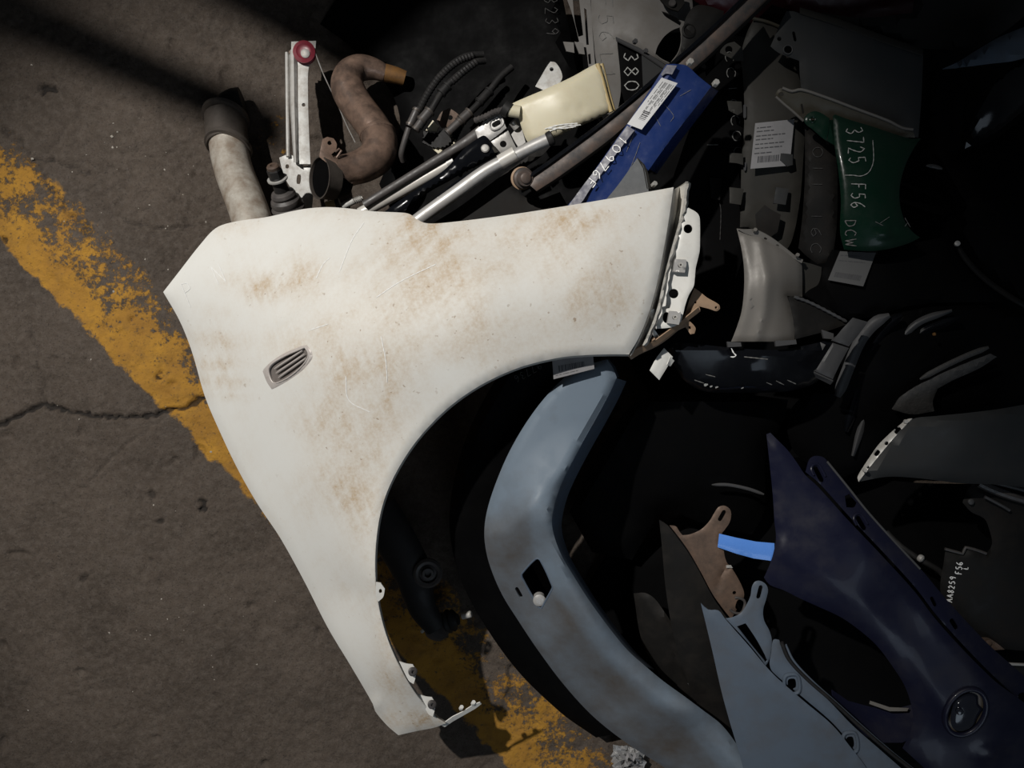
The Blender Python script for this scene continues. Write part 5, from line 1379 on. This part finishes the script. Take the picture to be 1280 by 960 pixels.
# ------------------------------------------------------------------ struts and brackets beside the tank
s1 = thing('strut', 'galvanised flattened strut with two drilled ears touching the cream tank', 'strut')
tube('rod', path([(455,256,.240),(500,228,.245),(545,200,.250),(580,179,.254),(603,163,.258)], 6), [.008,.008,.008,.009,.012], M['rubber_grey'], s1, 16, flat=.7)
e1 = panel('upper_ear', [(594,163),(602,155),(612,148),(626,143),(633,160),(626,166),(612,176),(600,182)], H([(594,170,.268),(626,143,.280),(630,162,.276)]), M['silver'], s1, .0035, [slot(618,156,623,153,3.2)], 4, (2.5, .002), corner=45)
q = catmull(slot(618,156,623,153,6.4), True, 120, 2)
tube('slot_bead', [P(a, b, .2765) for a, b in np.r_[q, q[:1]]], .0018, M['silver'], e1, 8)
panel('lower_ear', [(612,178),(626,168),(635,163),(641,176),(646,186),(632,190),(622,194)], H([(612,178,.266),(635,163,.270),(646,186,.262)]), M['galv'], s1, .0035, [circ(629,180,4.2,12)], 4, (2, .002), corner=45)
panel('back_ear', [(639,168),(646,160),(652,160),(657,178),(648,184),(643,176)], .258, M['galv'], s1, .003, (), 4)
tube('cross_pin', path([(640,152,.268),(646,160,.262)], 2), .0075, M['galv'], s1, 12)
s2 = thing('tube', 'off-white round tube with clouded surface between galvanised and black struts', 'tube')
tube('pipe', path([(450,267,.222),(490,245.5,.226),(530,223,.230),(562,205,.234)], 6), .0115, M['offwhite_tube'], s2, 20)
tube('end_sleeve', path([(559,206,.2334),(567,202,.2345)], 3), .0125, M['galv'], s2, 20)
s3 = thing('wiper_arm', 'black flat wiper arm with pale round rivet', 'wiper')
WA = [(476,268),(500,250),(530,230),(558,210),(580,186),(602,170),(607,170),(616,180),(623,190),(621,194),(602,205),(582,214),(562,226),(540,238),(520,252),(506,270)]
WA_Z = H([(476,268,.275),(607,170,.300),(622,192,.295),(545,228,.292),(520,255,.28)])
panel('arm', WA, WA_Z, M['black_gloss'], s3, .008, (), 5, (6, .008), corner=50)
lathe('rivet', P(606.5,186,.2965), (0,0,1), [(.0075,0),(.0080,.0025),(.006,.0045),(.001,.005)], M['galv'], s3, 20)
tube('edge_bead', row([(530,262),(560,236),(590,216),(625,198)], .288, 6), .0034, M['black_gloss'], s3, 8)
s4 = thing('strut', 'silver tapering strut with dark hollow tip in front of the cream tank', 'strut')
tube('barrel', path([(510,284,.305),(540,262,.312),(575,237,.32),(610,212,.328),(640,196,.333),(668,182,.337),(688,173,.34)], 6), [.0125,.0125,.0125,.0125,.0115,.0110,.0115], M['silver'], s4, 24, .003)
lathe('tip', P(686,174,.340), (P(692,171,.341) - P(686,174,.340)), [(.011,-.004),(.0135,0),(.0135,.007),(.010,.009),(.007,.009),(.006,.002)], M['rubber'], s4, 20)
tube('sleeve', path([(625,203,.332),(644,192,.336)], 4), .0135, M['offwhite_tube'], s4, 22)
s5 = thing('bracket', 'navy black curved plate below the silver strut beside brown rail bushing', 'bracket')
panel('plate', [(540,280),(575,258),(610,232),(640,210),(668,190),(686,182),(692,178),(676,196),(656,210),(645,224),(648,240),(668,250),(700,240),(712,262),(660,290),(560,292)], H([(540,280,.27),(690,180,.300),(700,250,.285),(620,270,.275)]), M['black_dusty'], s5, .003, (), 7, (4, .004), corner=60)

# ------------------------------------------------------------------ clear wrapper at the bottom
wp = thing('plastic_wrapper', 'crumpled clear plastic scrap on asphalt at the bottom edge', 'wrapper')
pts, ro = [], []
for j in range(12):
    ro.append([P(766 + 40 * i / 11 + rng.normal(0, 2), 932 + 36 * j / 11 + rng.normal(0, 2), .016 + abs(rng.normal(0, .012)) * math.sin(math.pi * (i + .5) / 12)) for i in range(12)])
loft('film', ro, M['clear_scrap'], wp, .0006, sharp=10)
loft('torn_strip', [[P(776 + 3 * i, 940 + (i % 3) * 3, .045 + .006 * (i % 2)) for i in range(8)], [P(777 + 3 * i, 946 + (i % 3) * 3, .05 + .006 * ((i + 1) % 2)) for i in range(8)]], M['paper_grey'], wp, .0006, sharp=10)

# ------------------------------------------------------------------ settle every thing on its own base point
bpy.context.view_layer.update()
def subtree(o):
    out = [o]
    for c in o.children:
        out += subtree(c)
    return out
done = set()
for o in list(COL.objects):
    if o.parent or o.type in {'CAMERA', 'LIGHT'} or o.get('kind') == 'structure':
        continue
    objs = subtree(o)
    lo_, hi_ = Vector((1e9,) * 3), Vector((-1e9,) * 3)
    for q in objs:
        if q.type == 'MESH':
            for c in q.bound_box:
                for i in range(3):
                    lo_[i] = min(lo_[i], c[i]); hi_[i] = max(hi_[i], c[i])
    base = Vector(((lo_.x + hi_.x) / 2, (lo_.y + hi_.y) / 2, lo_.z))
    for q in objs:
        if q.type == 'MESH' and q.data.name not in done:
            q.data.transform(Matrix.Translation(-base)); done.add(q.data.name)
    o.location = o.location + base
bpy.context.view_layer.update()
